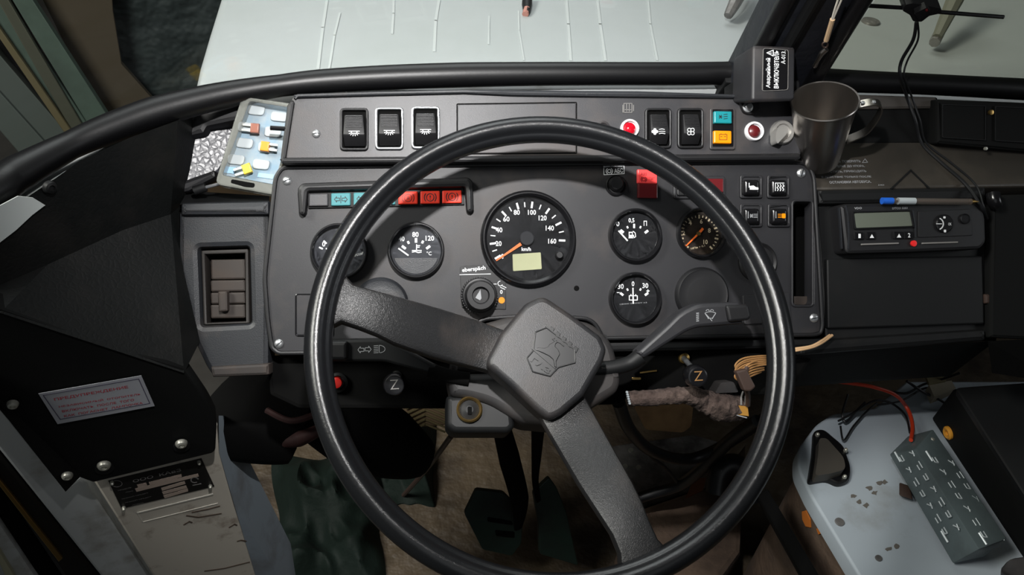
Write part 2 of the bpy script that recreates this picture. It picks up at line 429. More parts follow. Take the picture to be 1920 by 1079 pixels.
struct('trim_1', plate(sill, [(-90, 395), (35, 312), (190, 236), (360, 190), (520, 163), (722, 146), (1000, 140), (1420, 140), (1990, 172), (1990, 200), (1860, 191), (1700, 184), (1590, 181), (1420, 170), (1330, 168), (1000, 168), (865, 170), (730, 168), (610, 170), (450, 184), (385, 200), (300, 228), (210, 266), (150, 308), (100, 344), (50, 378), (0, 404), (-90, 458)], 0, .012, .001), K['paint'])
# centre post, leaning back with the panes
pb = [ZS.P(1376, 150), ZS.P(1512, 157)]
PP = Pl(pb[0], pb[1] - pb[0], LEAN); pw = (pb[1] - pb[0]).length
post = struct('trim_2', plate_uv(PP, [[(-.004, -.03), (pw + .004, -.03), (pw * .8, .62), (pw * .12, .62)]], .012, .04, .004), K['bluelogo'])
struct('rubber_seal', tube([PP.p(.006, -.01, .012), PP.p(pw * .09, .25, .012), PP.p(pw * .15, .6, .012)], .009, 12), K['rubber'], None, post)
struct('rubber_seal', tube([PP.p(pw - .004, -.01, .016), PP.p(pw * .9, .25, .016), PP.p(pw * .82, .6, .016)], .009, 12), K['rubber'], None, post)
struct('beading', tube([PP.p(pw * .35, -.0, .016), PP.p(pw * .38, .25, .016), PP.p(pw * .42, .6, .016)], .006, 8), K['dark'], None, post)
struct('trim_10', plate_uv(PP, [[(-.02, -.08), (pw + .03, -.08), (pw + .01, -.0), (-.01, -.0)]], .004, .02, .002), K['dark'])
# ------------------------------------------------------------------ outside
HP = ZP(zs - .015)
hl = [(330, 210), (352, 172), (362, 165), (372, 120), (390, 60), (409, 0), (428, -60)]
hu = [HP.at(*p) for p in hl]
xl, yl = hu[-1]
hn = [HP.at(*p) for p in [(1990, 165), (1720, 152), (1420, 134), (1000, 136), (722, 142), (520, 160), (434, 170)]]
hp = hu[2:] + [(xl + .12, yl + .9), (1.6, yl + .9)] + hn
hood = thing('bus_hood', 'long white bus hood seen through the windscreen', 'hood')
hg = plate_uv(HP, [hp], 0, .05, .012, 4)
part('hood_panel', hg, K['hood'], hood)
st = G()
for (a, b, wd_) in [((613, 0), (596, 128), 5), ((637, 24), (617, 128), 4), ((738, 0), (735, 62), 4), ((823, 0), (814, 95), 5), ((1062, 0), (1070, 112), 5), ((1120, 0), (1135, 112), 5), ((1215, 0), (1232, 112), 4), ((917, 30), (916, 82), 3), ((972, 20), (982, 112), 3)]:
    st += stk(HP, [[a, ((a[0] * .6 + b[0] * .4) + random.uniform(-3, 3), a[1] * .6 + b[1] * .4), b]], wd_, .0012, .001)
part('dried_streaks', st, mat('streak', (180, 185, 185), .45), hood, 'pale dried drip streaks')
nz = part('washer_nozzle', tube([HP.P(988, 24, .004), HP.P(988, 8, .006), HP.P(989, -6, .008)], [.004, .007, .007], 10), K['dark'], hood)
part('nozzle_tip', tube([HP.P(985, 27, .003), HP.P(988, 16, .006)], .0045, 8), mat('pinkish_tip', (170, 120, 108), .6), nz)
part('dark_spot', lathe(HP, (1632, 42), [(.013, 0), (.012, .003), (.006, .004), (0, .004)]), K['hatch'], hood)  # small grey disc for the dark dent on the hood
wp = thing('hood_rod', 'grey rod lying on the white hood', 'wiper')  # plain grey rod made of two short tubes
part('rod_tip', tube([HP.P(1365, 30, .012), HP.P(1385, -10, .03), HP.P(1400, -60, .04)], [.006, .01, .012], 8), K['hatch'], wp)
part('arm', tube([HP.P(1380, 6, .02), HP.P(1392, -30, .05), HP.P(1402, -80, .07)], .005, 8), K['dark'], wp)
wp = thing('hood_rod', 'dark slanting rod for a shadow streak beyond the right pane, nearest the antenna', 'wiper')  # rod built for a blurred dark streak of shadow and reflection
part('arm', tube([HP.P(1757, 70, .02), HP.P(1790, 0, .05), HP.P(1815, -50, .07)], [.006, .011, .012], 8), mat('shade_rod_grey', (110, 110, 98), .6), wp)
part('rod_end', tube([HP.P(1752, 80, .014), HP.P(1762, 60, .02)], .007, 8), K['hatch'], wp)
struct('ground', plate_uv(ZP(-.5), [[(-6, -3), (6, -3), (6, 9), (-6, 9)]], 0, .05, 0), K['ground'])
GO = Pl(W(120, 120, 2.1), (.97, .25, 0), (0, 0, 1))
tarp = single('dark_tarp', plate(GO, [(150, -300), (470, -300), (440, 420), (240, 420)], -.12, .02, .004), K['tarp'], 'dark green tarpaulin hanging beyond the left pane beside the hood', 'tarp')
ply = single('brown_board', plate(GO, [(40, -80), (205, -80), (212, 20), (228, 120), (290, 190), (330, 260), (260, 420), (160, 420), (160, 160)], -.07, .02, .002), K['ply'], 'brown board leaning between green gate and dark tarpaulin', 'board')
gt = thing('garage_gate', 'greenish plank gate outside at the far left of the windscreen', 'gate')
for a, b, w_, kk in [((-14, -60), (205, 300), 0, 'gate'), ((-40, -60), (165, 300), .012, 'gate2'), ((-68, -60), (132, 260), .004, 'gate'), ((-92, -60), (148, 290), .02, 'gatet'), ((-122, -60), (118, 290), -.02, 'vdark'), ((-190, -60), (92, 290), .01, 'gate3'), ((-260, -60), (46, 300), .02, 'gate3')]:
    wd_ = {'gate': 46, 'gate2': 26, 'gatet': 16, 'vdark': 34, 'gate3': 62}[kk]
    part('plank', plate(GO, [(a[0], a[1]), (a[0] + wd_ * .8, a[1]), (b[0] + wd_ * 1.1, b[1]), (b[0], b[1])], w_, .03, .003), K[kk], gt)
# ================================================================== LEFT SIDE
seal_low = bot
AP = Pl(W(0, 394, .655), W(333, 226, .772) - W(0, 394, .655), W(0, 394, .655) - W(320, 402, .80)); q1, q2, q3, q4 = [AP.P(*q) for q in ((0, 394), (54, 368), (102, 336), (150, 302))]; q5 = AP.P(244, 258); p2 = AP.P(333, 226); p3 = AP.P(320, 402)
p0, p4, f1, f2 = [AP.P(*q) for q in ((-60, 556), (0, 535), (90, 496), (230, 432))]; p5 = W(345, 700, .77)
CP = Pl(p5, (.97, .243, 0), (0, 0, 1))
p6 = CP.P(0, 587); p6b = CP.P(-60, 567)
hc = thing('side_cover', 'black vinyl covered side panel box left of the dash', 'cover')
g = G()
back = Vector((-.05, .09, -.03))
p1 = AP.P(-60, 425)
vs = [p1, q1, q2, q3, q4, p2, p3, f2, f1, p4, p0, p5, p6, p6b, q5]
g.add(vs, [(1, 9, 10, 0), (1, 2, 8, 9), (2, 3, 8), (3, 4, 7, 8), (4, 14, 7), (14, 6, 7), (14, 5, 6), (9, 12, 13, 10), (9, 8, 12), (8, 11, 12), (8, 7, 11), (7, 6, 11)])
# edge flange along the right side
g.add([p2, p3, p5, p2 + Vector((.01, .09, -.02)), p3 + Vector((.01, .07, -.02)), p5 + Vector((.01, .06, 0))], [(0, 3, 4, 1), (1, 4, 5, 2)])
part('padded_top', g, K['vinyl'], hc, 'creased black vinyl top', ang=25)
low = part('lower_panel', plate(CP, rnd([(-60, 560), (0, 580), (230, 658), (345, 692), (392, 760), (407, 790), (404, 846), (398, 851), (175, 906), (150, 897), (-60, 700)], [0, 0, 0, 0, 10, 4, 6, 6, 4, 4, 0]), -.002, .02, .002), K['cover'], hc)
FLP = Pl(CP.P(140, 893, -.001), (.75, -.66, 0), (0, 0, 1))
flg = G().add([CP.P(-60, 690, -.003), CP.P(0, 672, -.003), CP.P(152, 893, -.003), CP.P(123, 923, .002), CP.P(16, 788, .012), CP.P(-60, 700, .02)] , [(0, 1, 2, 3, 4, 5)])
flg += G().add([v - CP.n * .006 for v in flg.v], [(5, 4, 3, 2, 1, 0)])
part('side_flange', flg, K['cover'], hc)
def boltg(pl, px, py, r, w):
    k = pl.mm(px, py)
    return lathe(pl, (px, py), [(r * k * 1.0, w), (r * k * 1.0, w + .0015), (r * k * .8, w + .004), (r * k * .45, w + .0048), (r * k * .42, w + .003), (0, w + .003)], 20)
for px, py, r in [(340, 831, 11), (195, 872, 12)]:
    b = part('bolt', boltg(CP, px, py, r, .0), K['bolt'], hc, 'zinc bolt')
    part('washer', lathe(CP, (px + 1, py + 5), [(r * 1.35 * CP.mm(px, py), -.002), (r * 1.35 * CP.mm(px, py), .0002), (r * .6 * CP.mm(px, py), .0008)], 24), K['dark'], b)
for px, py, r, w in [(126, 891, 10, .002), (24, 757, 10, .008)]:
    part('bolt', boltg(CP, px, py, r, w), K['bolt'], hc, 'zinc bolt')
if AP.n.dot(CAM - AP.o) < 0: AP = Pl(AP.o, AP.u, -AP.v)
part('bolt', boltg(AP, 92, 351, 13, .002), K['dark'], hc, 'dark hex bolt')
CPs = .0006
stq = part('warning_sticker', plate(CP, [(72, 739), (265, 705), (290, 762), (108, 796)], CPs, .0006, 0), K['sticker'], hc, 'white warning sticker printed in red')
part('frame_line', stk(CP, [[(81, 742), (260, 711), (281, 757), (113, 787)]], 1.3, CPs + .0004, .0002, True), K['stgrey'], stq)
g = txt(CP, 'ПРЕДУПРЕЖДЕНИЕ', (103, 753), (241, 729), 8.5, CPs + .0004, bold=.012)
for s, a, b in [('НЕЗАВИСИМЫЙ  ОТОПИТЕЛЬ', (111, 765), (264, 741)), ('ВКЛЮЧАТЬ  ПОСЛЕ  ТОГО', (117, 774), (252, 752)), ('КАК  ПОГАСНЕТ  ЛАМПОЧКА', (121, 783), (268, 758))]:
    g += txt(CP, s, a, b, 6.2, CPs + .0004, bold=.012)
part('lettering', g, K['stred'], stq)
single('paper_sheet', plate(AP, [(-40, 400), (0, 386), (34, 368), (62, 371), (85, 385), (60, 404), (30, 432), (0, 455), (-40, 480)], .004, .001, 0), K['paper'], 'white torn sheet lying on the black vinyl side cover', 'paper')
# door post and data plate
LP = Pl(CP.P(123, 923, -.02), (.92, .39, 0), (0, 0, 1))
struct('trim_11', plate(LP, rnd([(-60, 690), (16, 780), (123, 915), (150, 898), (166, 906), (175, 925), (330, 1150), (240, 1150), (187, 1079), (0, 847), (-60, 775)], 0), 0, .05, .003), K['paint'])
struct('trim_3', plate(LP, [(-60, 775), (0, 847), (187, 1079), (245, 1150), (165, 1150), (113, 1079), (0, 912), (-60, 830)], -.012, .03, .005), K['rubber'])
struct('trim_4', plate(LP, [(-60, 830), (0, 914), (110, 1055), (118, 1048), (0, 900), (-60, 815)], -.008, .004, .001), K['brass'])
struct('trim_5', plate(LP, [(-60, 800), (0, 905), (115, 1079), (170, 1150), (110, 1150), (62, 1079), (0, 985), (-60, 900)], -.03, .02, .003), K['vdark'])
struct('door_1', plate(LP, [(-60, 895), (0, 982), (65, 1079), (115, 1150), (-60, 1150)], -.02, .04, .004), K['paint'])
struct('trim_6', plate(LP, [(-60, 945), (0, 1036), (26, 1079), (60, 1150), (40, 1150), (8, 1079), (0, 1062), (-60, 975)], -.012, .01, .002), mat('sill_strip', (168, 166, 140), .5))
NP = Pl(CP.P(403, 846, -.018), (.956, .292, 0), (0, 0, 1))
struct('trim_8', plate(NP, [(168, 893), (185, 880), (408, 800), (412, 850), (440, 950), (485, 1090), (500, 1150), (330, 1150)], 0, .03, .003), K['cream'])
g = stk(NP, [[(258, 963), (399, 928)]], 3, .0012, .001); g += stk(NP, [[(258, 963), (268, 980), (408, 945)]], 1.4, .0008, .001)
part('old_label_outline', g, mat('label_ridge', (200, 196, 186), .5), REG[-1][0])
sc_ = G()
for a, b, c in [((350, 968), (372, 971), (415, 964)), ((345, 985), (355, 979), (360, 981)), ((384, 1072), (420, 1067), (468, 1055)), ((360, 962), (390, 956), (412, 950)), ((430, 990), (440, 984), (444, 986)), ((445, 1016), (452, 1014), (462, 1016))]:
    sc_ += stk(NP, [[a, b, c]], 2.2, .0008, .0006)
part('scuff_marks', sc_, mat('scuff', (74, 60, 50), .7), REG[-2][0], 'dark scuff marks')
RP = Pl(NP.P(410, 850), (.2, .98, 0), (0, 0, 1))
struct('trim_9', G().add([NP.P(410, 780, .0), NP.P(411, 850, 0), NP.P(440, 950, 0), NP.P(500, 1150, 0), W(565, 1150, 1.16), W(545, 1020, 1.13), W(425, 780, .98)], [(0, 1, 2, 3, 4, 5, 6)]), K['bluegrey'])
dp = single('data_plate', plate(NP, [(203, 903), (378, 861), (402, 913), (228, 955)], .0012, .0012, .0003), K['platebl'], 'black vehicle data plate riveted to cream panel', 'plate')
g = txt(NP, 'ООО  КАвЗ', (250, 906), (340, 884), 9, .0016, bold=.01)
g += stk(NP, [circ(219, 908, 10, 16, 6)], 1, .0016, .0003, True)
for a, b, h in [((222, 922), (247, 916), 4), ((236, 925), (250, 922), 3), ((228, 938), (278, 926), 3.5), ((234, 945), (284, 933), 3.5), ((248, 949), (270, 944), 3)]:
    g += txt(NP, 'ТРАНСП СРЕДСТ' if h == 3.5 else 'МОДЕЛЬ', a, b, h, .0016)
part('lettering', g, K['dimtxt'], dp)
g = fill(NP, [[(257, 910), (274, 906), (276, 911), (259, 915)], [(279, 905), (340, 890), (341, 895), (281, 911)], [(253, 917), (371, 889), (373, 894), (256, 923)], [(302, 916), (346, 903), (348, 908), (304, 921)], [(304, 923), (349, 911), (351, 916), (306, 928)], [(306, 930), (352, 917), (353, 922), (309, 935)]], .0016)
part('blank_field', g, K['platetan'], dp)
part('stamp_mark', stk(NP, [arc(365, 901, 7, 20, 300, 10, 5), [(362, 911), (377, 908)]], 2, .0016), K['dimtxt'], dp)
g = G()
for x, y in [(210, 904), (373, 866), (394, 911), (232, 952)]: part('rivet', boltg(NP, x, y, 3.5, .0012), K['bolt'], dp)
# ------------------------------------------------------------------ dash corner pad, fuse box, left vent module
CPL = Pl(D.P(380, 285, -.034), D.u * math.cos(R_(16)) - D.n * math.sin(R_(16)), D.v)
cp = thing('corner_pad', 'glossy leather-grained dark pad at the left dash corner', 'pad')
part('grained_face', plate(CPL, rnd([(327, 256), (446, 226), (440, 280), (412, 326), (337, 350)], 6), 0, .02, .004), K['vinylg'], cp)
part('top_rail', plate(D, rnd([(327, 230), (345, 212), (384, 202), (390, 206), (462, 186), (462, 222), (388, 238), (382, 250), (328, 262)], 3), -.018, .03, .005), K['black'], cp)
part('bolt', boltg(D, 359, 221, 9, -.018), K['dark'], cp)
part('lower_lip', plate(D, rnd([(334, 342), (402, 318), (405, 332), (352, 360), (337, 362)], 5), -.026, .02, .004), K['black'], cp)
pn = thing('cable_end', 'thin metal rod with dark sleeve below the corner pad', 'rod')
part('rod', tube([D.P(384, 352, -.012), D.P(412, 345, -.012)], .0018, 8, 1), K['chrome'], pn)
part('sleeve', tube([D.P(364, 358, -.012), D.P(386, 351, -.012)], .005, 10, 1), K['dark'], pn)
struct('trim_7', plate(D, [(316, 236), (330, 232), (330, 350), (340, 378), (336, 560), (318, 560), (314, 400)], -.045, .01, .001), mat('brown_gap', (56, 44, 38), .8))
fb = thing('fuse_box', 'clear plastic fuse box with blue card tucked behind the switch panel', 'box')
fo = rnd([(453, 180), (560, 196), (512, 366), (402, 346)], [6, 4, 6, 14]); fi = rnd([(468, 190), (556, 204), (514, 346), (417, 328)], 5)
part('case', plate(D, fo, .001, .02, .002, [fi]), K['clear'], fb)
part('case_back', plate(D, fo, -.016, .003, .001), K['clear'], fb)
cd_ = part('card', plate(D, fi, -.0135, .001, 0), K['card'], fb)
for x, y in [(481, 206), (524, 218), (462, 238), (512, 247), (459, 268), (500, 276), (443, 299), (490, 308)]:
    part('pocket', plate(D, rnd([(x - 15, y - 11), (x + 17, y - 7), (x + 13, y + 11), (x - 18, y + 8)], 7), -.011, .0025, .001), K['cell'], fb)
bbm = mat('band_blue', (150, 190, 222), .6)
for q in ([(423, 312), (442, 314), (439, 326), (419, 324)], [(485, 324), (514, 328), (511, 336), (482, 332)]): part('blue_band', fill(D, [q], -.0125), bbm, cd_)
part('hook_slot', plate(D, rnd([(434, 336), (478, 344), (476, 352), (460, 351), (432, 343)], 3), .0016, .002, .0005), K['vdark'], fb)
def fuse(lab, x, y, m, ang, prongs=True):
    f = thing('blade_fuse', lab, 'fuse', 'loose fuses in the clear fuse box')
    c, s = math.cos(R_(ang)), math.sin(R_(ang))
    q = lambda a, b: (x + a * c - b * s, y + a * s + b * c)
    part('body', plate(D, [q(-8, -9), q(8, -9), q(8, 9), q(-8, 9)], -.004, .006, .001), K[m], f)
    for k in (-5, 5):
        part('prong', plate(D, [q(7, k - 2.5), q(24, k - 2), q(24, k + 2), q(7, k + 2.5)], -.006, .002, .0003), K['prong'], f)
fuse('brown blade fuse in the clear fuse box', 477, 240, 'fbrown', 184)
fuse('orange blade fuse in the clear fuse box', 496, 274, 'forange', 8)
fuse('yellow blade fuse lying at bottom of the clear fuse box', 462, 316, 'fyellow', 160)
sm = thing('vent_module', 'dark plastic dash end module with air vent, left of instruments', 'dashboard')
vo = rnd([(372, 466), (466, 463), (470, 607), (378, 612)], 6); vi = [(384, 477), (459, 475), (461, 603), (388, 606)]
part('housing', plate(D, rnd([(334, 396), (505, 394), (505, 702), (398, 706), (386, 690), (345, 602), (333, 545)], [6, 2, 4, 6, 12, 30, 30]), -.002, .032, .006, [vo]), K['mod'], sm)
part('top_rail', plate(D, rnd([(337, 380), (505, 376), (505, 404), (337, 405)], 5), .006, .03, .006), K['mod'], sm)
part('top_shelf', hexa([D.P(337, 384, .0), D.P(505, 380, .0), D.P(505, 368, -.05), D.P(352, 358, -.05)], [D.P(337, 390, -.01), D.P(505, 386, -.01), D.P(505, 376, -.06), D.P(352, 366, -.06)]), K['dark'], sm)
part('lower_lip', plate(D, rnd([(394, 688), (505, 682), (505, 704), (398, 708)], 3), .002, .02, .003), K['dusty'], sm)
vf = part('vent_frame', plate(D, rnd([(377, 470), (465, 467), (468, 607), (381, 610)], 3), -.008, .026, .0015, [vi]), mat('vent_frame_brown', (34, 30, 28), .6), sm)
part('vent_back', plate(D, [(372, 466), (466, 463), (470, 607), (378, 612)], -.03, .004, 0), K['vdark'], sm)
for a, b, c in [(487, 524, -.016), (526, 547, -.014), (549, 570, -.014), (572, 597, -.013)]:
    part('vent_slat', plate(D, rnd([(394, a), (459, a - 1), (460, b), (395, b + 1)], 3), c, .004, .002), K['vent'], sm)
part('vent_tab', plate(D, rnd([(408, 547), (426, 546), (427, 584), (410, 586)], 3), -.005, .014, .002), K['vent'], sm)
# ================================================================== DASHBOARD BODY (shell behind the panels)
struct_shell = single('dashboard_shell', plate(D, rnd([(512, 372), (560, 196), (1480, 200), (1522, 310), (1526, 630), (1100, 655), (512, 655)], 4), -.045, .05, .004), K['vdark'], 'black inner dashboard body behind the instrument panels', 'dashboard')
# ================================================================== INSTRUMENT PANEL
PO = rnd([(527, 309), (1499, 299), (1521, 306), (1531, 332), (1547, 612), (1543, 628), (1530, 632), (1130, 639), (1110, 602), (1000, 596), (900, 603), (860, 664), (520, 667), (505, 655), (497, 600), (491, 520), (512, 330)], [14, 14, 12, 10, 8, 8, 6, 4, 20, 20, 20, 4, 8, 8, 20, 20, 12], 5)
ip = thing('instrument_panel', 'dark grey instrument panel behind the steering wheel', 'dashboard')
so = rr(1489, 380, 1523, 572, 8); 
part('panel_face', plate(D, PO, 0, .018, .003, [so]), K['panel'], ip)
l_ = [D.at(x, y, .0035) for x, y in PO]
if area(l_) < 0: l_ = l_[::-1]
part('rim', plate_uv(D, [l_, offs(l_, .0045)], .0035, .022, .002), K['black'], ip)
part('slot_frame', ring(D, rr(1484, 374, 1527, 577, 10), .002, .004, .0028, .0015), K['panel'], ip)
part('slot_bottom', plate(D, [(1489, 556), (1523, 556), (1523, 573), (1489, 573)], -.012, .01, .001), K['vent'], ip)
def slotscrew(pl, px, py, r, w, parent, m='screw', ang=30, name='screw'):
    k = pl.mm(px, py); u, v = pl.at(px, py, w)
    s = part(name, lathe(pl, (u, v), [(r * k, w - .001), (r * k, w + .0008), (r * k * .8, w + .002), (r * k * .4, w + .0026), (0, w + .0027)], 22, True), K[m], parent)
    c, t = math.cos(R_(ang)), math.sin(R_(ang)); h = r * k * .8; q = r * k * .1
    pts = [(u + a * c - b * t, v + a * t + b * c) for a, b in [(-h, -q), (h, -q), (h, q), (-h, q)]]
    part('slot', plate_uv(pl, [pts], w + .0031, .0012, 0, 1), K['inkd'], s)
for x, y, a in [(538, 339, 20), (523, 645, 40), (1502, 325, 70), (1526, 597, 10)]: slotscrew(D, x, y, 8.5, 0, ip, 'screw', a)
for x, y, lab in [(714, 572, 'shiny round blanking cap by the left spoke'), (1315, 553, 'matte round blanking cap above the wiper stalk')]:
    k = D.mm(x, y)
    part('blanking_cap', lathe(D, (x, y), [(52 * k, 0), (51 * k, .004), (47 * k, .0065), (44 * k, .006), (30 * k, .0065), (0, .007)]), K['mod'] if x < 900 else K['black'], ip, lab)
part('blank_cover', plate(D, rr(555, 553, 622, 629, 5), .0015, .003, .001), K['panel'], ip); part('blank_groove', ring(D, rr(553, 551, 624, 631, 6), .002, .003, .0016, .0006), K['gloss'], REG[-1][0])
part('blank_cover', plate(D, rnd([(1392, 554), (1480, 548), (1484, 604), (1396, 610)], 4), .0025, .003, .0012), K['panel'], ip)
part('shade_hood', plate(D, rnd([(557, 352), (566, 343), (879, 332), (887, 340), (889, 394), (882, 400), (875, 396), (872, 351), (577, 359), (573, 401), (566, 405), (560, 400)], [6, 8, 8, 6, 5, 4, 5, 4, 4, 5, 4, 5]), .011, .011, .004), K['black'], ip, 'raised shade ridge over the warning lamps')
part('panel_hole', lathe(D, (1081, 541), [(.003, .0002), (.0022, .0004), (0, .0004)], 16), K['vdark'], ip)
# warning lamp strip
ws = thing('warning_lamp_strip', 'row of grey, teal and red warning lamps under the shade ridge', 'warning lights')
part('frame', plate(D, rnd([(576, 359), (869, 352), (871, 384), (578, 391)], 2), .003, .003, .0005), K['dark'], ws)
def lens(x, y, hw, hh, w, m, parent, tilt=-.02, lab=None, nm='lens'):
    return part(nm, plate(D, rnd([(x - hw, y - hh - tilt * hw), (x + hw, y - hh + tilt * hw), (x + hw, y + hh + tilt * hw), (x - hw, y + hh - tilt * hw)], 2), w, .004, .0012), K[m], parent, lab)
def arrow(x, y, s, d): return [(x, y), (x + d * s * .8, y - s), (x + d * s * .8, y - s * .5), (x + d * s * 1.9, y - s * .5), (x + d * s * 1.9, y + s * .5), (x + d * s * .8, y + s * .5), (x + d * s * .8, y + s)]
xs = [597, 639, 681, 723, 765, 806.5, 847.5]
for i, x in enumerate(xs):
    y = 375 - i * .95
    L = lens(x, y, 18.2, 12, .0065, ['panel2', 'teal', 'teal', 'teal', 'red', 'red', 'red'][i], ws, lab=['blank grey lens', 'teal lens with arrows', 'teal lens', 'teal lens', 'red lens with A in brackets', 'red lens with brake mark', 'red lens with tilted brake mark'][i])
    w = .0068
    if i in (1, 2):
        g = stk(D, [arrow(x - 12, y, 5, 1), arrow(x + 12, y, 5, -1)], 1.1, w, closed=True); g += stk(D, [[(x, y - 7), (x, y + 7)]], 1.1, w)
        part('symbol', g, K['inkd'], L)
    if i == 3:
        part('symbol', stk(D, [arc(x, y, 6, -70, 70), [(x + 2, y - 6), (x + 2, y + 6)]], 1.1, w), K['inkd'], L)
    if i > 3:
        g = stk(D, [circ(x, y, 7, 18)], 1.2, w, closed=True)
        g += stk(D, [arc(x, y, 11, 140, 220), arc(x, y, 11, -40, 40)], 1.4, w)
        g += txt(D, 'A' if i == 4 else '!', (x - (3 if i == 4 else 1), y + 4), (x + (3 if i == 4 else 1), y + 4), 8, w)
        part('symbol', g, mat('red_ink', (110, 28, 24), .5) if i == 4 else K['inkd'], L)
# ------------------------------------------------------------------ gauges
def gauge(name, lab, cx, cy, rp, dialm='dial', grp='round gauges on the instrument panel', bez=.13):
    k = D.mm(cx, cy); r = rp * k; t = thing(name, lab, 'gauge', grp)
    b = r * bez
    part('bezel', lathe(D, (cx, cy), [(r, 0), (r, .005), (r * .985, .0085), (r * .95, .0105), (r - b * .6, .0105), (r - b, .008), (r - b, .002)], 64), K['gloss'], t)
    part('dial', lathe(D, (cx, cy), [(r - b * .95, .0022), (0, .0022)], 64), K[dialm], t)
    part('glass', lathe(D, (cx, cy), [(r - b * .97, .0068), (0, .0068)], 64), lg, t)
    return t
def ticks(cx, cy, r0, r1, angs, wpx, w=.0026):
    return stk(D, [[(cx + r0 * math.cos(R_(a)), cy - r0 * math.sin(R_(a))), (cx + r1 * math.cos(R_(a)), cy - r1 * math.sin(R_(a)))] for a in angs], wpx, w)
def nums(items, w=.0026, h=9):
    g = G()
    for s, x, y, wd_ in items: g += txt(D, s, (x - wd_ / 2, y + h / 2), (x + wd_ / 2, y + h / 2), h, w, bold=.015)
    return g
def needle(t, a, b, w0, w1, m, z=.0045):
    A, B = Vector(a), Vector(b); d = (B - A).normalized(); n = Vector((-d.y, d.x))
    part('needle', plate(D, [tuple(A + n * w0 / 2), tuple(B + n * w1 / 2), tuple(B - n * w1 / 2), tuple(A - n * w0 / 2)], z, .0008, .0002), K[m], t)
# oil pressure (behind the rim)
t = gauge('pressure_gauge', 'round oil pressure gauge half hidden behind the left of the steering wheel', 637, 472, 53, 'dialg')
g = ticks(637, 482, 36, 42, [155, 135], 3); g += nums([('0', 607, 458, 6)], h=9.5); g += txt(D, 'кгс/см²', (664, 482), (682, 477), 5, .0026)
part('markings', g, K['white'], t); needle(t, (634, 482), (611, 466), 2.5, 2.2, 'white')
part('hub', lathe(D, (637, 484), [(.006, .0045), (.005, .006), (0, .006)], 24), K['dial'], t)
# coolant temperature
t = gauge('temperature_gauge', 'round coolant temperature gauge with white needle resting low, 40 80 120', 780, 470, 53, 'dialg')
g = ticks(780, 482, 26, 32, [142, 38], 4.5); g += ticks(780, 482, 28, 34, [90], 4.5); g += ticks(780, 482, 29, 32, [118, 66], 4)
g += nums([('40', 753, 448, 11), ('80', 779, 440, 12), ('120', 806, 447, 16)], h=9.5); g += txt(D, '°C', (800, 479), (809, 479), 7, .0026)
g += stk(D, [[(781, 459), (781, 470)], [(781, 461), (787, 461)], [(781, 464), (786, 464)], [(773, 470), (790, 470)], [(773, 473), (779, 472), (784, 474), (790, 473)]], 1.7, .0026)
part('markings', g, K['white'], t); needle(t, (766, 479.5), (747, 466), 2.8, 2.6, 'white')
part('dial_cover', plate(D, [p for p in arc(780, 471, 43, 198, 342, 24)] , .0034, .001, .0002), K['mod'], t)
# speedometer
t = gauge('speedometer', 'large round speedometer with orange needle and green odometer display', 990, 448, 90, bez=.125, grp=None)
cx, cy = 989, 449
an = lambda v: 212 - v * 216 / 160
A_ = [214.5, 188, 164.5, 131, 108, 79, 51.5, 25, -3]
A_ = [211, 187, 161, 132.5, 106.5, 82.5, 54.5, 26.5, -2]
g = ticks(cx, cy, 60, 70, A_, 3.6); g += ticks(cx, cy, 61, 69, [(a + b) / 2 for a, b in zip(A_[:-1], A_[1:])], 2)
g += nums([('0', 942, 481, 5), ('20', 935, 457, 11), ('40', 936, 431.5, 12), ('60', 949.5, 411, 12), ('80', 969, 398.5, 11.5), ('100', 997.5, 398.5, 15), ('120', 1017.5, 409, 15), ('140', 1031, 428, 15.5), ('160', 1035.5, 452.5, 15)], h=9.5)
g += txt(D, 'km/h', (978, 471), (995.5, 471), 7, .0026, bold=.02)
part('markings', g, K['white'], t)
needle(t, (977, 457.5), (930.5, 489), 6, 2.6, 'orange')
hb = part('hub', lathe(D, (987.5, 447.5), [(13.5 * D.mm(990, 450), .0025), (13.5 * D.mm(990, 450), .0055), (12 * D.mm(990, 450), .0064), (0, .0064)], 36), K['dial'], t)
part('odometer_display', plate(D, rnd([(961, 477), (1014, 473.5), (1016, 505), (962, 509)], 2), .003, .001, .0003), K['lcd'], t)
part('reset_button', lathe(D, (1047, 479), [(7.5 * D.mm(990, 450), .0025), (7.5 * D.mm(990, 450), .009), (5.5 * D.mm(990, 450), .0105), (0, .0105)], 28), K['black'], t)
# fuel
t = gauge('fuel_gauge', 'round fuel gauge with white needle at empty and pump symbol', 1189, 442, 50.5)
g = ticks(1189, 453, 27, 32, [140, 38], 4.5); g += ticks(1189, 453, 26, 32, [90], 3.5); g += ticks(1189, 453, 28, 30.5, [115, 66], 3.2)
g += nums([('0', 1158.5, 420, 6), ('0,5', 1184, 414, 11), ('П', 1210, 419, 6)], h=9.5)
part('markings', g, K['white'], t); needle(t, (1177, 452), (1160, 433), 2.8, 2.6, 'white')
g = fill(D, [rnd([(1179, 435), (1186.5, 435), (1186.5, 446), (1188, 447), (1178, 447), (1179, 446)], 0)], .0027); g += stk(D, [[(1187, 434), (1191, 437), (1192, 444), (1189, 446), (1187.5, 441)]], 1.4, .0026)
part('pump_symbol', g, K['white'], t); part('pump_window', fill(D, [[(1180.5, 437), (1185, 437), (1185, 440.5), (1180.5, 440.5)]], .0032), K['dial'], REG[-1][0])
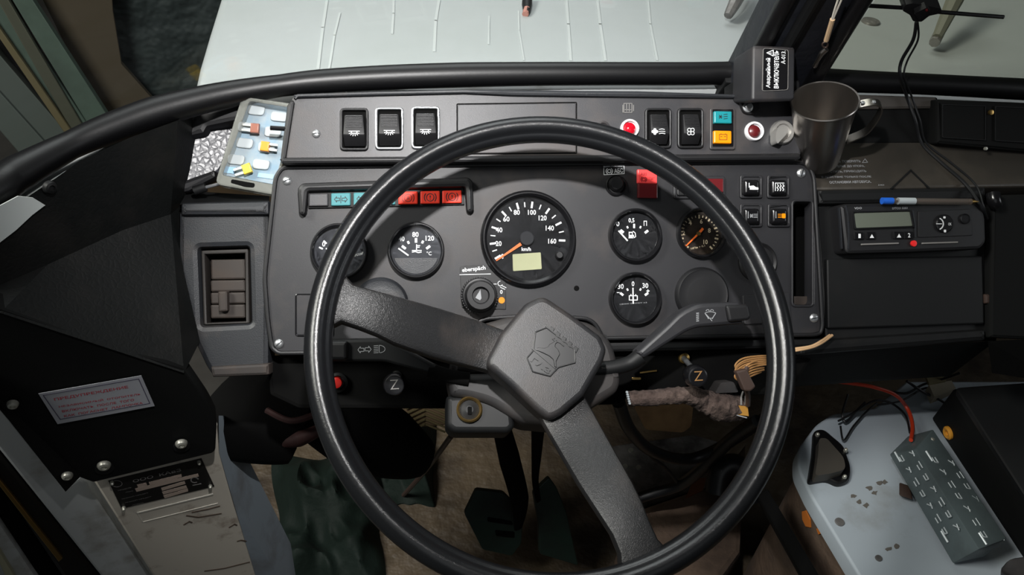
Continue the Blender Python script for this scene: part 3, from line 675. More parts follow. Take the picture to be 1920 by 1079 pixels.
# air pressure
t = gauge('air_pressure_gauge', 'brown-faced round air pressure gauge with red needle under wheel rim', 1313, 437, 47.5, 'dialb')
AA = [228 - k * 11.5 for k in range(25)]
g = ticks(1311, 440, 31, 36, AA[::3], 3); g += ticks(1311, 440, 32.5, 35.5, AA, 1.6)
g += nums([('2', 1282, 437, 5), ('4', 1294, 418, 6), ('6', 1315, 415.5, 5), ('8', 1330, 432.5, 5), ('10', 1323, 454, 8)], h=8.5)
g += txt(D, 'МПа × 0,1', (1296, 469), (1322, 463), 4, .0026)
part('markings', g, mat('dial_print_cream', (206, 190, 160), .6), t)
needle(t, (1311, 437.5), (1286, 462), 3.5, 2, 'orange'); part('needle_tail', plate(D, [(1309, 436), (1317, 427), (1320, 430), (1312, 440)], .0046, .0008, .0002), K['orange'], t)
part('hub', lathe(D, (1310, 438.5), [(.0026, .0045), (.002, .006), (0, .006)], 20), K['brass'], t)
# ammeter
t = gauge('ammeter', 'round ammeter with upright white needle and battery symbol', 1189, 560, 49.5)
g = ticks(1189, 570, 27, 32, [142, 38], 4.2); g += ticks(1189, 570, 28, 30.5, [115, 66], 3.2)
g += nums([('30', 1164, 537.5, 11), ('0', 1187, 532.5, 5), ('30', 1210, 536, 11)], h=9.5)
g += stk(D, [[(1157, 549), (1161.5, 549)], [(1212.5, 546), (1217.5, 546)], [(1215, 543.5), (1215, 548.5)], [(1180, 555), (1195, 555), (1195, 563), (1180, 563), (1180, 555)], [(1183, 555), (1183, 552.5)], [(1192, 555), (1192, 552.5)]], 1.5, .0026)
g += txt(D, '−30', (1180, 561), (1180.5, 561), .5, .0026)
part('markings', g, K['white'], t); part('fine_print', txt(D, 'СДЕЛАНО  АМПЕРМЕТР  24 В', (1162, 572.5), (1213, 569), 2.6, .0026), K['grey'], t)
needle(t, (1187.5, 570), (1187, 540), 2.4, 2.2, 'white')
# heater thermostat
t = thing('heater_thermostat', 'black thermostat knob on a worn black plate left of the wheel hub', 'knob')
pt = part('backing_plate', plate(D, rnd([(862, 500), (905, 497), (948, 520), (949, 581), (866, 578)], 3), .0012, .0012, .0004), K['black'], t)
part('lettering', txt(D, 'eberspäch', (867, 513), (911, 508), 10, .0017, bold=.02), K['white'], pt)
part('print_marks', stk(D, [[(862, 515.5), (920, 514)], [(923, 533), (931, 533)], [(930, 548), (932, 548)], [(929, 563.5), (932, 563.5)], arc(938, 532, 4.5, 90, 330), [(938, 539), (947, 543)], [(941, 536), (949, 540)]], 1.2, .0017), K['white'], pt)
part('zero_mark', txt(D, '0', (937.5, 551.5), (942.5, 551.5), 7.5, .0017, bold=.02), K['white'], pt)
part('orange_dot', lathe(D, (940.5, 563.5), [(6 * D.mm(940, 560), .0015), (6 * D.mm(940, 560), .0018), (0, .0018)], 24), K['amber'], pt)
k = D.mm(898, 555)
g = G(); n = 80; kx, ky = D.at(897, 553, .02)
for i, (r, w) in enumerate([(33, .001), (33, .012), (31, .014), (27, .0145), (25.5, .024), (24, .0258), (16, .0258), (14, .0215), (0, .021)]):
    pass
kn = part('knob', lathe(D, (898, 554), [(33 * k, .001), (33 * k, .012), (31 * k, .014), (28 * k, .0145), (26.5 * k, .026), (25 * k, .028), (16 * k, .028), (14 * k, .0225), (0, .0225)], 60), K['black'], t)
g = G(); u0, v0 = D.at(898, 554, .001)
for i in range(44):
    a = 2 * math.pi * i / 44
    g += tube([D.p(u0 + 33 * k * math.cos(a), v0 + 33 * k * math.sin(a), .002), D.p(u0 + 33 * k * math.cos(a), v0 + 33 * k * math.sin(a), .0125)], .0009, 6, 1)
part('knurling', g, K['black'], kn); REG[-1][0]['kind'] = 'stuff'
part('pointer', plate(D, [(901, 543), (903, 560), (900, 564), (891, 559)], .0236, .001, .0003), K['grey'], kn)
# diagnostic button + decal, ABS lamps, rocker, small square switches
t = thing('diagnostic_button', 'round black push button under the diagnostics decal', 'button'); k = D.mm(1153, 348)
part('collar', lathe(D, (1154, 348), [(20 * k, 0), (20 * k, .003), (18 * k, .0045), (15 * k, .003)], 36), K['black'], t)
part('plunger', lathe(D, (1153, 346), [(13.5 * k, .002), (13.5 * k, .009), (11 * k, .011), (0, .0105)], 32), K['black'], t)
dc = part('decal', plate(D, [(1131, 309), (1171, 307), (1171, 326), (1132, 328)], .0006, .0004, 0), K['black'], ip)
g = stk(D, [[(1132, 309.5), (1170, 307.5), (1170.5, 326), (1132.5, 328)]], .9, .001, closed=True)
g += txt(D, 'ДИАГНОСТИКА', (1133, 314.5), (1169, 313), 5, .001, bold=.02); g += txt(D, 'АБС', (1152, 325), (1168.5, 324), 8.5, .001, bold=.01)
g += stk(D, [circ(1142.5, 321, 3.2, 14)], 1.3, .001, closed=True); g += stk(D, [arc(1142.5, 321, 6, 125, 235), arc(1142.5, 321, 6, -55, 55)], 1.3, .001)
part('lettering', g, K['white'], dc)
t = thing('abs_lamp', 'pair of stacked red lamp lenses near the top of the wheel rim', 'warning lights')
L = lens(1214, 331, 18.5, 13, .006, 'redabs', t, .03, 'bright red lens with lettering')
g = txt(D, 'ABS', (1201, 329), (1213, 329.5), 5.5, .0064, bold=.02); g += stk(D, [circ(1207, 336.5, 3, 12)], 1.1, .0064, closed=True); g += stk(D, [arc(1207, 336.5, 5.2, 125, 235), arc(1207, 336.5, 5.2, -55, 55)], 1.1, .0064); g += txt(D, 'ТЯГ', (1217, 337), (1227, 338), 5, .0064)
part('symbol', g, mat('abs_ink', (150, 30, 34), .5), L)
lens(1215, 358, 18.5, 14, .005, 'reddk', t, .03, 'dark red lens')
t = thing('indicator_rocker', 'black frame with dark red lens partly behind the wheel rim', 'switch')
part('frame', plate(D, rr(1263, 330, 1360, 373, 5), .003, .003, .001), K['panel'], t)
lens(1341, 348, 16, 13, .005, 'reddk', t, 0, 'dark red lens'); part('button', plate(D, rr(1270, 336, 1320, 367, 4), .006, .004, .001), K['black'], t)
def sq(lab, x, y, sym):
    t = thing('push_switch', lab, 'switch', 'small square push switches')
    part('frame', plate(D, rr(x - 21, y - 22, x + 21, y + 22, 5), .002, .002, .0008), K['panel'], t)
    part('surround', ring(D, rr(x - 21, y - 22, x + 21, y + 22, 5), .0035, .003, .0026, .001), K['panel'], t)
    b = part('button', plate(D, rr(x - 13, y - 13, x + 16, y + 15, 5), .012, .011, .003, steps=3), K['gloss'], t)
    sym(b, x + 2, y + 1, .0123)
def s1(b, x, y, w): part('symbol', fill(D, [[(x - 7, y - 8), (x - 5.5, y - 8), (x - 5.5, y + 1), (x - 7, y + 1)], [(x - 5, y - 2), (x + 2, y - 3), (x + 6, y + 0), (x + 11, y + 1), (x + 11, y + 5), (x - 5, y + 5)]], w), K['white'], b)
def s2(b, x, y, w):
    g = stk(D, [[(x - 8, y - 8), (x - 8, y + 7)], [(x - 8, y - 7.5), (x + 8, y - 7.5)]], 1.3, w)
    g += stk(D, [[(x + o, y - 5), (x + o + 2, y - 2), (x + o - 1, y + 1), (x + o + 1.5, y + 4), (x + o, y + 7)] for o in (-4, 1, 6)], 1.6, w)
    part('symbol', g, K['white'], b)
def s3(b, x, y, w):
    g = stk(D, [[(x + 2, y + o), (x + 9, y + o)] for o in (-3, 0, 3)], 1, w); g += stk(D, [[(x - 4, y - 3), (x, y + 3)], [(x - 4, y + 3), (x, y - 3)], [(x - 4.5, y), (x + .5, y)]], 1.5, w)
    part('symbol', g, K['grey'], b); part('edge_mark', stk(D, [[(x - 8, y - 8), (x - 8, y + 4)]], 1.3, w), K['grey'], b)
def s4(b, x, y, w):
    part('symbol', stk(D, [[(x - 4, y + o), (x + 2, y + o)] for o in (-3, 0, 3)], 1, w), K['amber'], b)
    part('lamp_mark', fill(D, [rr(x + 3, y - 4.5, x + 10, y + 4.5, 2)], w), K['amber'], b); part('edge_mark', stk(D, [[(x - 8, y - 8), (x - 8, y + 4)]], 1.3, w), K['grey'], b)
sq('square push switch with white mirror symbol, top left of the four', 1409, 350, s1)
sq('square push switch with white heat wave symbol, top right of the four', 1460, 350, s2)
sq('square push switch with dim grey symbol, lower left of the four', 1409, 404, s3)
sq('square push switch with yellow lamp symbol, lower right of the four', 1461, 404, s4)
t = thing('round_socket', 'round dark socket mostly hidden behind right side of wheel rim', 'socket'); k = D.mm(1418, 492)
part('rim', lathe(D, (1419, 492), [(37 * k, 0), (37 * k, .004), (34 * k, .006), (30 * k, .004)], 40), K['black'], t)
part('face', lathe(D, (1419, 492), [(31 * k, .0035), (10 * k, .005), (0, .005)], 32), mat('worn_tan', (120, 92, 76), .6), t)
# ================================================================== SWITCH PANEL (upper)
sw = thing('switch_panel', 'long upper switch panel above the instrument panel', 'dashboard')
SO = rnd([(550, 178), (700, 175), (870, 172), (960, 176), (1100, 178), (1380, 181), (1491, 187), (1498, 215), (1503, 290), (1499, 297), (527, 305), (529, 284), (545, 188)], [8, 0, 0, 0, 0, 0, 10, 0, 6, 4, 4, 6, 8])
part('panel_face', plate(D, SO, .012, .04, .003), K['panel2'], sw)
part('top_lip', plate(D, rnd([(549, 184), (556, 175), (700, 170), (870, 167), (1200, 170), (1380, 176), (1478, 183), (1478, 190), (1380, 184), (1100, 181), (960, 179), (870, 175), (700, 179), (560, 183)], 2), .017, .05, .003), K['mod'], sw)
part('bottom_lip', plate(D, rnd([(527, 295), (1502, 287), (1503, 297), (1498, 300), (529, 307), (526, 303)], 2), .016, .03, .003), K['black'], sw)
part('side_edge', plate(D, rnd([(538, 196), (548, 186), (552, 192), (536, 296), (527, 305), (525, 298)], 2), .015, .03, .003), K['black'], sw)
part('blank_cover', plate(D, rnd([(858, 196), (1080, 193), (1080, 286), (858, 288)], 3), .0132, .002, .0008), K['panel2'], sw)
part('cover_groove', ring(D, rnd([(856, 194), (1082, 191), (1082, 288), (856, 290)], 3), .0126, .001, .0011, .0002), K['vdark'], sw)
slotscrew(D, 593, 251, 8, .012, sw, 'screw', 4)
part('pin', tube([D.P(507, 240, .012), D.P(540, 242, .012)], .0025, 10, 1), K['gloss'], sw, 'short black pin sticking out at left')
part('round_plug', lathe(D, (1130, 241), [(14 * D.mm(1130, 241), .012), (14 * D.mm(1130, 241), .0135), (10 * D.mm(1130, 241), .0145), (8 * D.mm(1130, 241), .0125), (0, .0125)], 28), K['panel2'], sw)
part('embossed_symbol', stk(D, [[(1170, 194), (1185, 194), (1185, 211), (1170, 211), (1170, 194)], [(1175, 194), (1175, 209)], [(1180, 194), (1180, 209)], [(1168, 197), (1168, 211)], [(1188, 197), (1188, 208)], [(1172, 206), (1183, 206)]], 1.2, .0128, .0008), K['dimtxt'], sw)
def rocker(lab, x, y, hw, hh, chrome, sym, grp):
    t = thing('rocker_switch', lab, 'switch', grp); w = .012
    o = rr(x - hw, y - hh, x + hw, y + hh, 9, 5)
    part('frame', ring(D, o, w + .004, .006, .0028, .0012), K['chrome'] if chrome else K['black'], t)
    part('well', plate(D, rr(x - hw + 3, y - hh + 3, x + hw - 3, y + hh - 3, 4), w + .0005, .001, 0), K['vdark'], t)
    # rocker body: side profile swept across
    k = D.mm(x, y); u, v = D.at(x, y, w + .008); hu = (hw - 8) * k
    pr = [(-27, .001), (-25, .0085), (11, .0135), (14, .0125), (30, .0045), (30, .001)]
    bw = [hu * .86, hu * .88, hu, hu, hu * .97, hu * .97]
    g = G()
    for (dy, h), q in zip(pr, bw):
        g.v += [D.p(u - q, v - dy * k * hh / 39, w + h), D.p(u + q, v - dy * k * hh / 39, w + h)]
    for i in range(5): g.f.append((2 * i, 2 * i + 1, 2 * i + 3, 2 * i + 2))
    g.f += [tuple(2 * i for i in range(6))[::-1], tuple(2 * i + 1 for i in range(6)), (1, 0, 10, 11)]
    b = part('rocker', bev(g, .0007), K['black'], t)
    g = G()
    for q in range(8):
        dy = -23 + q * 2.9; h = .0085 + (dy + 25) / 36 * .005
        A = D.p(u - hu * .78, v - dy * k * hh / 39, w + h + .0001); B = D.p(u + hu * .78, v - dy * k * hh / 39, w + h + .0001)
        g += tube([A, B], .0006, 6, 1)
    part('grip_ribs', g, K['black'], b)
    part('symbol', sym(x, y + 7 * hh / 39, w + .0137), K['white'], b)
def lamp(x, y, w):
    g = stk(D, [[(x - 10, y - 3), (x + 10, y - 3)], [(x - 6, y - 3), (x - 4, y + 1), (x + 4, y + 1), (x + 6, y - 3)]], 1.2, w)
    g += stk(D, [[(x + 6.5 * math.sin(R_(a)), y - 1 + 4 * math.cos(R_(a))), (x + 10 * math.sin(R_(a)), y - 1 + 7 * math.cos(R_(a)))] for a in (-70, -42, -14, 14, 42, 70)], 1.1, w)
    return g
def fan1(x, y, w):
    g = G()
    for a in (0, 90, 180, 270): g += fill(D, [circ(x - 7 + 3.6 * math.cos(R_(a)), y + 3.6 * math.sin(R_(a)), 2.7, 12)], w)
    g += fill(D, [circ(x - 7, y, 2.2, 10)], w)
    g += stk(D, [[(x + 1, y - 4), (x + 6, y - 5), (x + 11, y - 4)], [(x + 1, y), (x + 6, y - .6), (x + 12, y)], [(x + 1, y + 4), (x + 6, y + 3), (x + 12, y + 4)]], 1.1, w); return g
def fan2(x, y, w): return stk(D, [circ(x + 4.4 * math.cos(R_(a)), y + 4.4 * math.sin(R_(a)), 3.2, 14) for a in (45, 135, 225, 315)], 1.3, w, closed=True)
gr1 = 'interior light rockers on the switch panel'; gr2 = 'fan rockers on the switch panel'
rocker('dome light rocker switch in plain black frame, leftmost of three', 664, 242, 27, 40, False, lamp, gr1)
rocker('dome light rocker switch in silver frame, middle of three', 730, 240.5, 27, 40, True, lamp, gr1)
rocker('dome light rocker switch in silver frame, partly behind the wheel rim', 798, 239, 27, 40, True, lamp, gr1)
rocker('fan and air flow rocker switch beside the red lamp', 1235, 240, 25, 38, False, fan1, gr2)
rocker('four-blade fan rocker switch beside the teal and amber indicator', 1295.5, 240, 24.5, 38, False, fan2, gr2)
def rlamp(nm, lab, x, y, ro, ri, jm, rm):
    t = thing(nm, lab, 'warning lights'); k = D.mm(x, y); w = .012
    part('bezel_ring', lathe(D, (x, y), [(ro * k, w), (ro * k, w + .003), (ro * k * .93, w + .0045), ((ri + 1) * k, w + .004), (ri * k, w + .001)], 36), K[rm], t)
    part('jewel', lathe(D, (x, y), [(ri * k, w + .002), (ri * k * .8, w + .0055), (ri * k * .4, w + .007), (0, w + .0074)], 30), K[jm], t)
rlamp('red_lamp', 'bright red jewel lamp in a white ring at top of the wheel rim', 1180, 242, 17.5, 12.5, 'redjewel', 'whitering')
rlamp('red_lamp', 'dull red lamp in a white ring beside the silver knob', 1413, 247, 18, 12.5, 'reddk', 'whitering')
t = thing('rotary_knob', 'silver rotary switch knob at right end of the switch panel', 'knob'); k = D.mm(1465, 249); w = .012
part('bezel_ring', lathe(D, (1465, 249), [(22.5 * k, w), (22.5 * k, w + .003), (20 * k, w + .0055), (15 * k, w + .0055), (14 * k, w + .003), (0, w + .003)], 40), K['alu'], t)
part('handle', bev(plate(D, rnd([(1458, 240), (1465, 236), (1473, 238), (1477, 245), (1475, 252), (1467, 260), (1458, 270), (1455, 264), (1455, 250)], 5), w + .016, .014, 0), .0015), K['alu'], t)
t = thing('indicator_block', 'teal over amber indicator lamp pair in a black frame', 'warning lights')
part('frame', plate(D, rr(1331, 202, 1379, 281, 5), .0145, .003, .001), K['panel2'], t); part('well', plate(D, rr(1336, 205, 1375, 275, 2), .0152, .001, 0), K['gloss'], t)
L = lens(1356, 220, 16.5, 11.5, .019, 'teal2', t, .02, 'teal lens'); g = stk(D, [[(1357, 215 + 4 * q), (1364, 214 + 4 * q)] for q in range(3)], 1, .0193); g += stk(D, [[(1349, 216), (1353, 222)], [(1349, 222), (1353, 216)], [(1348, 219), (1354, 219)]], 1.3, .0193)
part('symbol', g, K['inkd'], L)
L = lens(1355.5, 257, 16.5, 12, .019, 'amber', t, .02, 'amber lens')
part('symbol', stk(D, [[(1349, 252), (1363, 252), (1363, 262), (1349, 262), (1349, 252)], [(1352, 252), (1352, 250.5)], [(1360, 252), (1360, 250.5)], [(1351, 256), (1354, 256)], [(1358, 256), (1361, 256)]], 1, .0193), mat('brown_ink', (120, 70, 10), .5), L)
# emergency switch box
t = thing('emergency_switch', 'black emergency switch box with white lettering at right end of panel', 'switch')
fr = rnd([(1411, 84), (1489, 87), (1492, 92), (1491, 184), (1486, 188), (1409, 190)], [8, 6, 4, 6, 4, 8])
EBW = .058
l_ = [D.at(x, y, EBW) for x, y in fr]; 
if area(l_) < 0: l_ = l_[::-1]
vm = sum(q[1] for q in l_) / len(l_); lb = [(q[0], q[1] + (.010 if q[1] < vm else 0)) for q in offs(l_, -.001)]; g = G(); N = len(l_); li = offs(l_, .003)
for L, w in ((li, EBW), (offs(l_, .001), EBW - .001), (l_, EBW - .003), (lb, EBW - .046)): g.v += [D.p(x, y, w) for x, y in L]
for s in range(3):
    for i in range(N): g.f.append((s * N + i, (s + 1) * N + i, (s + 1) * N + (i + 1) % N, s * N + (i + 1) % N))
g.f += [tuple(range(N)), tuple(3 * N + i for i in range(N))[::-1]]
part('housing', g, K['panel'], t)
lp = part('label_plate', plate(D, rnd([(1432, 91), (1478, 94), (1477, 168), (1430, 170)], 5), EBW + .0008, .001, .0003), K['gloss'], t)
part('plate_border', ring(D, rnd([(1431, 90), (1479, 93), (1478, 169), (1429, 171)], 5), EBW + .0012, .001, .0005, .0002), K['dimtxt'], lp)
g = txt(D, 'Аварийный', (1446, 165), (1446.5, 109), 10, EBW + .0012, bold=.012); g += txt(D, 'выключатель', (1460, 166), (1461, 95), 9, EBW + .0012, bold=.012); g += txt(D, 'А-013.', (1472.5, 120), (1473, 95), 8, EBW + .0012, bold=.008)
g += stk(D, [[(1450, 105), (1438, 99), (1450, 94)]], 1.4, EBW + .0012, closed=True); g += stk(D, [[(1447, 99.5), (1443, 99.5)]], 1.2, EBW + .0012)
part('lettering', g, K['white'], lp)
part('bracket', plate(D, rnd([(1383, 180), (1425, 184), (1425, 205), (1412, 214), (1396, 212)], 6), .0175, .005, .001), K['black'], t)
part('bolt', lathe(D, (1402, 201), [(.0058, .0175), (.0058, .0185), (.0034, .019), (.0034, .022), (.0028, .0226), (0, .0226)], 20), K['screw'], t)
part('bracket_arm', plate(D, rnd([(1378, 150), (1500, 150), (1500, 185), (1378, 180)], 3), .012, .03, .002), K['dark'], t)
# ================================================================== STEERING
sg = thing('steering_wheel', 'black two-spoke steering wheel with padded hub', 'steering wheel')
prof = [(.2012, .0048), (.2022, .0072), (.2045, .0102), (.208, .0120), (.2118, .0114), (.2155, .0092), (.2185, .0055), (.22, 0), (.2185, -.0055), (.215, -.0095), (.209, -.012), (.203, -.0125), (.1985, -.011), (.1963, -.007), (.1963, -.0025), (.1972, .001), (.1990, .0034), (.2002, .0040)]
g = G(); n = 160
for k in range(n):
    a = 2 * math.pi * k / n
    g.v += [WH.p(r * math.cos(a), r * math.sin(a), w) for r, w in prof]
m = len(prof)
for k in range(n):
    for i in range(m):
        g.f.append((k * m + i, ((k + 1) % n) * m + i, ((k + 1) % n) * m + (i + 1) % m, k * m + (i + 1) % m))
part('rim', g, K['rim'], sg, ang=60)
def spoke(ea, eb, ws, th=.012):
    g = G(); n = len(ea)
    for a, b, w in zip(ea, eb, ws):
        A, B = WH.P(a[0], a[1], w), WH.P(b[0], b[1], w)
        d = (B - A).normalized(); s = WH.n
        h = .0035
        g.v += [A - s * th, A - s * h, A - s * .001 + d * .0015, A + d * h * 1.3, B - d * h * 1.3, B - s * .001 - d * .0015, B - s * h, B - s * th]
    for i in range(n - 1):
        for k in range(8): g.f.append((i * 8 + k, i * 8 + (k + 1) % 8, (i + 1) * 8 + (k + 1) % 8, (i + 1) * 8 + k))
    g.f += [tuple(range(8))[::-1], tuple((n - 1) * 8 + k for k in range(8))]
    return g
def lerp_path(p, n=9):
    P = [Vector((x, y, 0)) for x, y in p]; L = [0]
    for a, b in zip(P[:-1], P[1:]): L.append(L[-1] + (b - a).length)
    out = []
    for k in range(n):
        t = L[-1] * k / (n - 1)
        for i in range(len(P) - 1):
            if t <= L[i + 1] + 1e-6:
                f = (t - L[i]) / (L[i + 1] - L[i]); q = P[i].lerp(P[i + 1], f); out.append((q.x, q.y)); break
    return out
wsp = [-.007, -.008, -.011, -.016, -.024, -.034, -.046, -.058, -.068, -.074, -.076]
ea = lerp_path([(641, 508), (651, 527), (672, 537), (707, 544), (764, 560), (830, 579), (900, 601), (955, 622)], 11)
eb = lerp_path([(607, 618), (626, 604), (640, 603), (670, 613.5), (707, 628), (740, 645), (821, 673), (896, 691), (945, 706)], 11)
part('spoke', spoke(ea, eb, wsp), K['spoke'], sg)
ea = lerp_path([(1262, 1040), (1241, 1022), (1227, 998), (1199, 925), (1126, 795), (1101, 749), (1070, 700)], 11)
eb = lerp_path([(1165, 1074), (1171, 1060), (1147, 1002), (1087, 911), (1017, 791), (990, 745)], 11)
part('spoke', spoke(ea, eb, wsp), K['spoke'], sg)
HW = -.058
pad_px = rnd([(1018, 552), (1072, 588), (1128, 630), (1139, 655), (1132, 678), (1095, 742), (1052, 779), (1030, 788), (1012, 776), (955, 722), (914, 687), (914, 672), (938, 625), (985, 568)], [18, 0, 6, 8, 6, 0, 8, 10, 8, 0, 8, 8, 0, 8], 5)
hb = part('hub_pad', plate(WH, pad_px, HW, .03, .006, steps=4), K['pad'], sg)
sh = rnd([(1003, 622), (1025, 613), (1079, 654), (1080, 681), (1048, 690), (1032, 707), (998, 698), (987, 671), (999, 657)], 2)
part('emblem_shield', ring(WH, sh, HW + .0016, .003, .0013, .0006), K['emb'], hb)
part('emblem_field', plate(WH, sh, HW + .0005, .0008, .0003), K['emb'], hb)
g = stk(WH, [[(998, 654), (1041, 691)]], 2.2, HW + .0016, .0012)
part('emblem_bar', g, K['emb'], hb)
g = G()
for i in range(5):
    x, y = 1034 + i * 11.2, 612 + i * 9.2
    g += plate(WH, [(x, y), (x + 6, y + 5), (x + 2, y + 13), (x - 4, y + 8)], HW + .0014, .002, .0004)
g += stk(WH, [[(1024, 612), (1081, 658)]], 3, HW + .0016, .0012)
part('emblem_battlement', g, K['emb'], hb)
dr = [(1034, 644), (1040, 640), (1044, 638), (1046, 642), (1042, 645), (1041, 650), (1047, 656), (1050, 664), (1046, 672), (1043, 678), (1044, 690), (1040, 688), (1037, 674), (1030, 668), (1018, 662), (1004, 656), (1008, 652), (1022, 653), (1028, 650), (1030, 646)]
part('emblem_deer', plate(WH, dr, HW + .0018, .0016, .0005), K['emb'], hb)
part('emblem_antler', stk(WH, [[(1043, 640), (1050, 643), (1057, 649), (1053, 643)], [(1041, 640), (1036, 636), (1040, 634)]], 1.6, HW + .0018, .0012), K['emb'], hb)
part('emblem_lettering', txt(WH, 'ГАЗ', (994, 677), (1028, 702), 12, HW + .0018, .001, bold=.03), K['emb'], hb)
part('hub_base', plate(WH, rnd([(1018, 560), (1120, 640), (1120, 690), (1040, 782), (1015, 776), (922, 690), (940, 630)], 16), HW - .014, .03, .004), K['black'], sg)
# column shroud
cs = thing('column_shroud', 'grey plastic steering column shroud behind the hub', 'column cover')
CW = -.112
part('upper_shell', plate(WH, rnd([(880, 612), (960, 590), (1060, 592), (1112, 605), (1150, 640), (1162, 690), (1120, 692), (842, 700), (846, 660)], [20, 20, 20, 14, 20, 4, 2, 6, 20], 5), CW, .05, .008, steps=3), K['shell'], cs)
lw = part('lower_shell', plate(WH, rnd([(838, 700), (1162, 692), (1165, 716), (1158, 735), (1130, 752), (1050, 800), (985, 794), (962, 784), (918, 757), (880, 747), (846, 742)], [6, 3, 8, 10, 14, 10, 10, 14, 20, 10, 8], 5), CW + .002, .06, .008, steps=3), K['shell'], cs)
part('seam_rib', plate(WH, rnd([(1126, 687), (1164, 687), (1164, 694), (1126, 695)], 2), CW + .005, .05, .002), K['shell'], cs)
il = thing('ignition_lock', 'ignition lock with brass ring in black housing under the column', 'lock')
part('housing', plate(WH, rnd([(836, 742), (900, 738), (962, 770), (966, 800), (955, 812), (850, 812), (836, 800)], [8, 8, 8, 8, 12, 14, 8], 5), CW - .006, .05, .006, steps=3), K['dark'], il)
k = WH.mm(880, 768) * 1.06
rg = part('ring', lathe(WH, (880, 769), [(27 * k, CW - .006), (27 * k, CW - .002), (24 * k, CW - .0005), (21 * k, CW - .003), (20 * k, CW - .008)], 36), K['brass'], il)
part('key_barrel', lathe(WH, (880, 769), [(20 * k, CW - .005), (8 * k, CW - .003), (0, CW - .003)], 28), K['dark'], il); part('key_slot', plate(WH, rr(877, 763, 885, 778, 2), CW - .0022, .002, .0003), K['vdark'], il)
# stalks
t = thing('turn_signal_stalk', 'dark turn signal stalk left of the column with arrow and headlamp marks', 'lever'); w = .055
part('lever', plate(D, rnd([(596, 638), (715, 636), (753, 652), (824, 690), (822, 706), (742, 685), (722, 679), (596, 679)], [4, 10, 20, 4, 4, 20, 10, 4]), w, .018, .003, steps=3), K['dark'], t)
part('end_button', plate(D, rr(596, 640, 652, 677, 7), w + .007, .02, .004, steps=3), K['black'], t)
part('arm', tube([D.P(805, 694, w - .006), D.P(845, 706, w - .002), D.P(880, 712, w)], .007, 10), K['vdark'], t)
g = stk(D, [arrow(671, 656.5, 6, 1), arrow(696, 655.5, 6, -1)], 1, w + .0004, closed=True)
g += stk(D, [[(701, 649 + 3.3 * q), (709, 648.5 + 3.3 * q)] for q in range(5)], 1, w + .0004); g += stk(D, [arc(711, 655, 11, -80, 80, 12, 7) + [(711, 655 - 6.9), (711, 655 + 6.9)]], 1, w + .0004)
part('symbols', g, K['grey'], t)
t = thing('wiper_stalk', 'dark grey bent wiper and washer stalk right of the column', 'lever'); w = .06
part('lever', plate(D, rnd([(1194, 662), (1250, 612), (1277, 585), (1310, 570), (1386, 567), (1395, 574), (1394, 608), (1308, 615), (1289, 622), (1207, 674)], [4, 10, 16, 10, 4, 4, 4, 12, 12, 6]), w, .02, .004, steps=3), K['shell'] if 0 else K['panel'], t)
part('end_button', plate(D, rnd([(1361, 573), (1404, 571), (1409, 594), (1405, 601), (1367, 605)], 6), w + .004, .02, .003, steps=3), K['black'], t)
part('arm', tube([D.P(1202, 668, w - .01), D.P(1180, 682, w - .012), D.P(1150, 690, w - .012), D.P(1110, 694, w - .014)], [.009, .008, .008, .009], 12), K['dark'], t)
g = stk(D, [arc(1332, 606, 21, 62, 118, 8), arc(1332, 606, 9, 62, 118, 5), [(1322, 588), (1328, 597)], [(1342, 588), (1336, 597)], [(1324, 590), (1335, 602)]], 1.2, w + .0004)
g += stk(D, [arc(1327, 584, 3, 10, 170, 5), arc(1335, 584, 3, 10, 170, 5)], 1, w + .0004)
for q, s in enumerate('III0I'): g += stk(D, [[(1306, 588 + q * 3.6), (1310, 587.6 + q * 3.6)]], 1.6, w + .0004)
part('symbols', g, K['grey'], t)
# ================================================================== UNDER THE DASH
ud = thing('under_dash_panel', 'black lower dash panel beneath the instruments', 'panel')
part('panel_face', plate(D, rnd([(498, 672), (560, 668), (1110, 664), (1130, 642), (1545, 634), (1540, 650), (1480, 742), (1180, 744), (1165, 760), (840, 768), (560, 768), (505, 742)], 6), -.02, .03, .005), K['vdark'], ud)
part('front_lip', plate(D, rnd([(1130, 642), (1545, 634), (1545, 652), (1130, 662)], 4), -.004, .02, .004), K['dark'], ud)
part('metal_strip', plate(D, [(1200, 698), (1232, 694), (1232, 697), (1200, 701)], -.018, .002, .0003), K['brass'], ud); part('metal_strip', plate(D, rr(1185, 708, 1202, 713, 2), -.018, .002, .0003), K['brass'], ud)
def pull(lab, x, y, sx, sy, dim):
    t = thing('pull_knob', lab, 'knob', 'lettered pull knobs under the dash')
    k = D.mm(x, y)
    part('escutcheon', lathe(D, (sx, sy), [(11 * k, -.019), (10 * k, -.016), (5 * k, -.015), (0, -.015)], 24), K['dark' if dim else 'brass'], t)
    part('shaft', tube([D.P(sx, sy, -.015), D.P(x, y - 3, .022)], .003, 10, 1), K['dark' if dim else 'chrome'], t)
    kb = part('knob', lathe(D, D.at(x, y, .045), [(9 * k, .018), (17 * k, .024), (20.5 * k, .032), (20 * k, .040), (17.5 * k, .0445), (15 * k, .045), (0, .0445)], 36, True), K['gloss'], t)
    part('lettering', txt(D, 'Z', (x - 7, y + 8), (x + 9, y + 7), 17, .0455, bold=-.01), K['dimtxt' if dim else 'bundle'], kb)
pull('black pull knob with bright Z mark right of the column', 1309, 707, 1282, 672, False)
pull('black pull knob with faint Z mark left of the column', 739, 723, 744, 705, True)
t = thing('red_push_button', 'small red push button under the dash left of the column', 'button'); k = D.mm(630, 717)
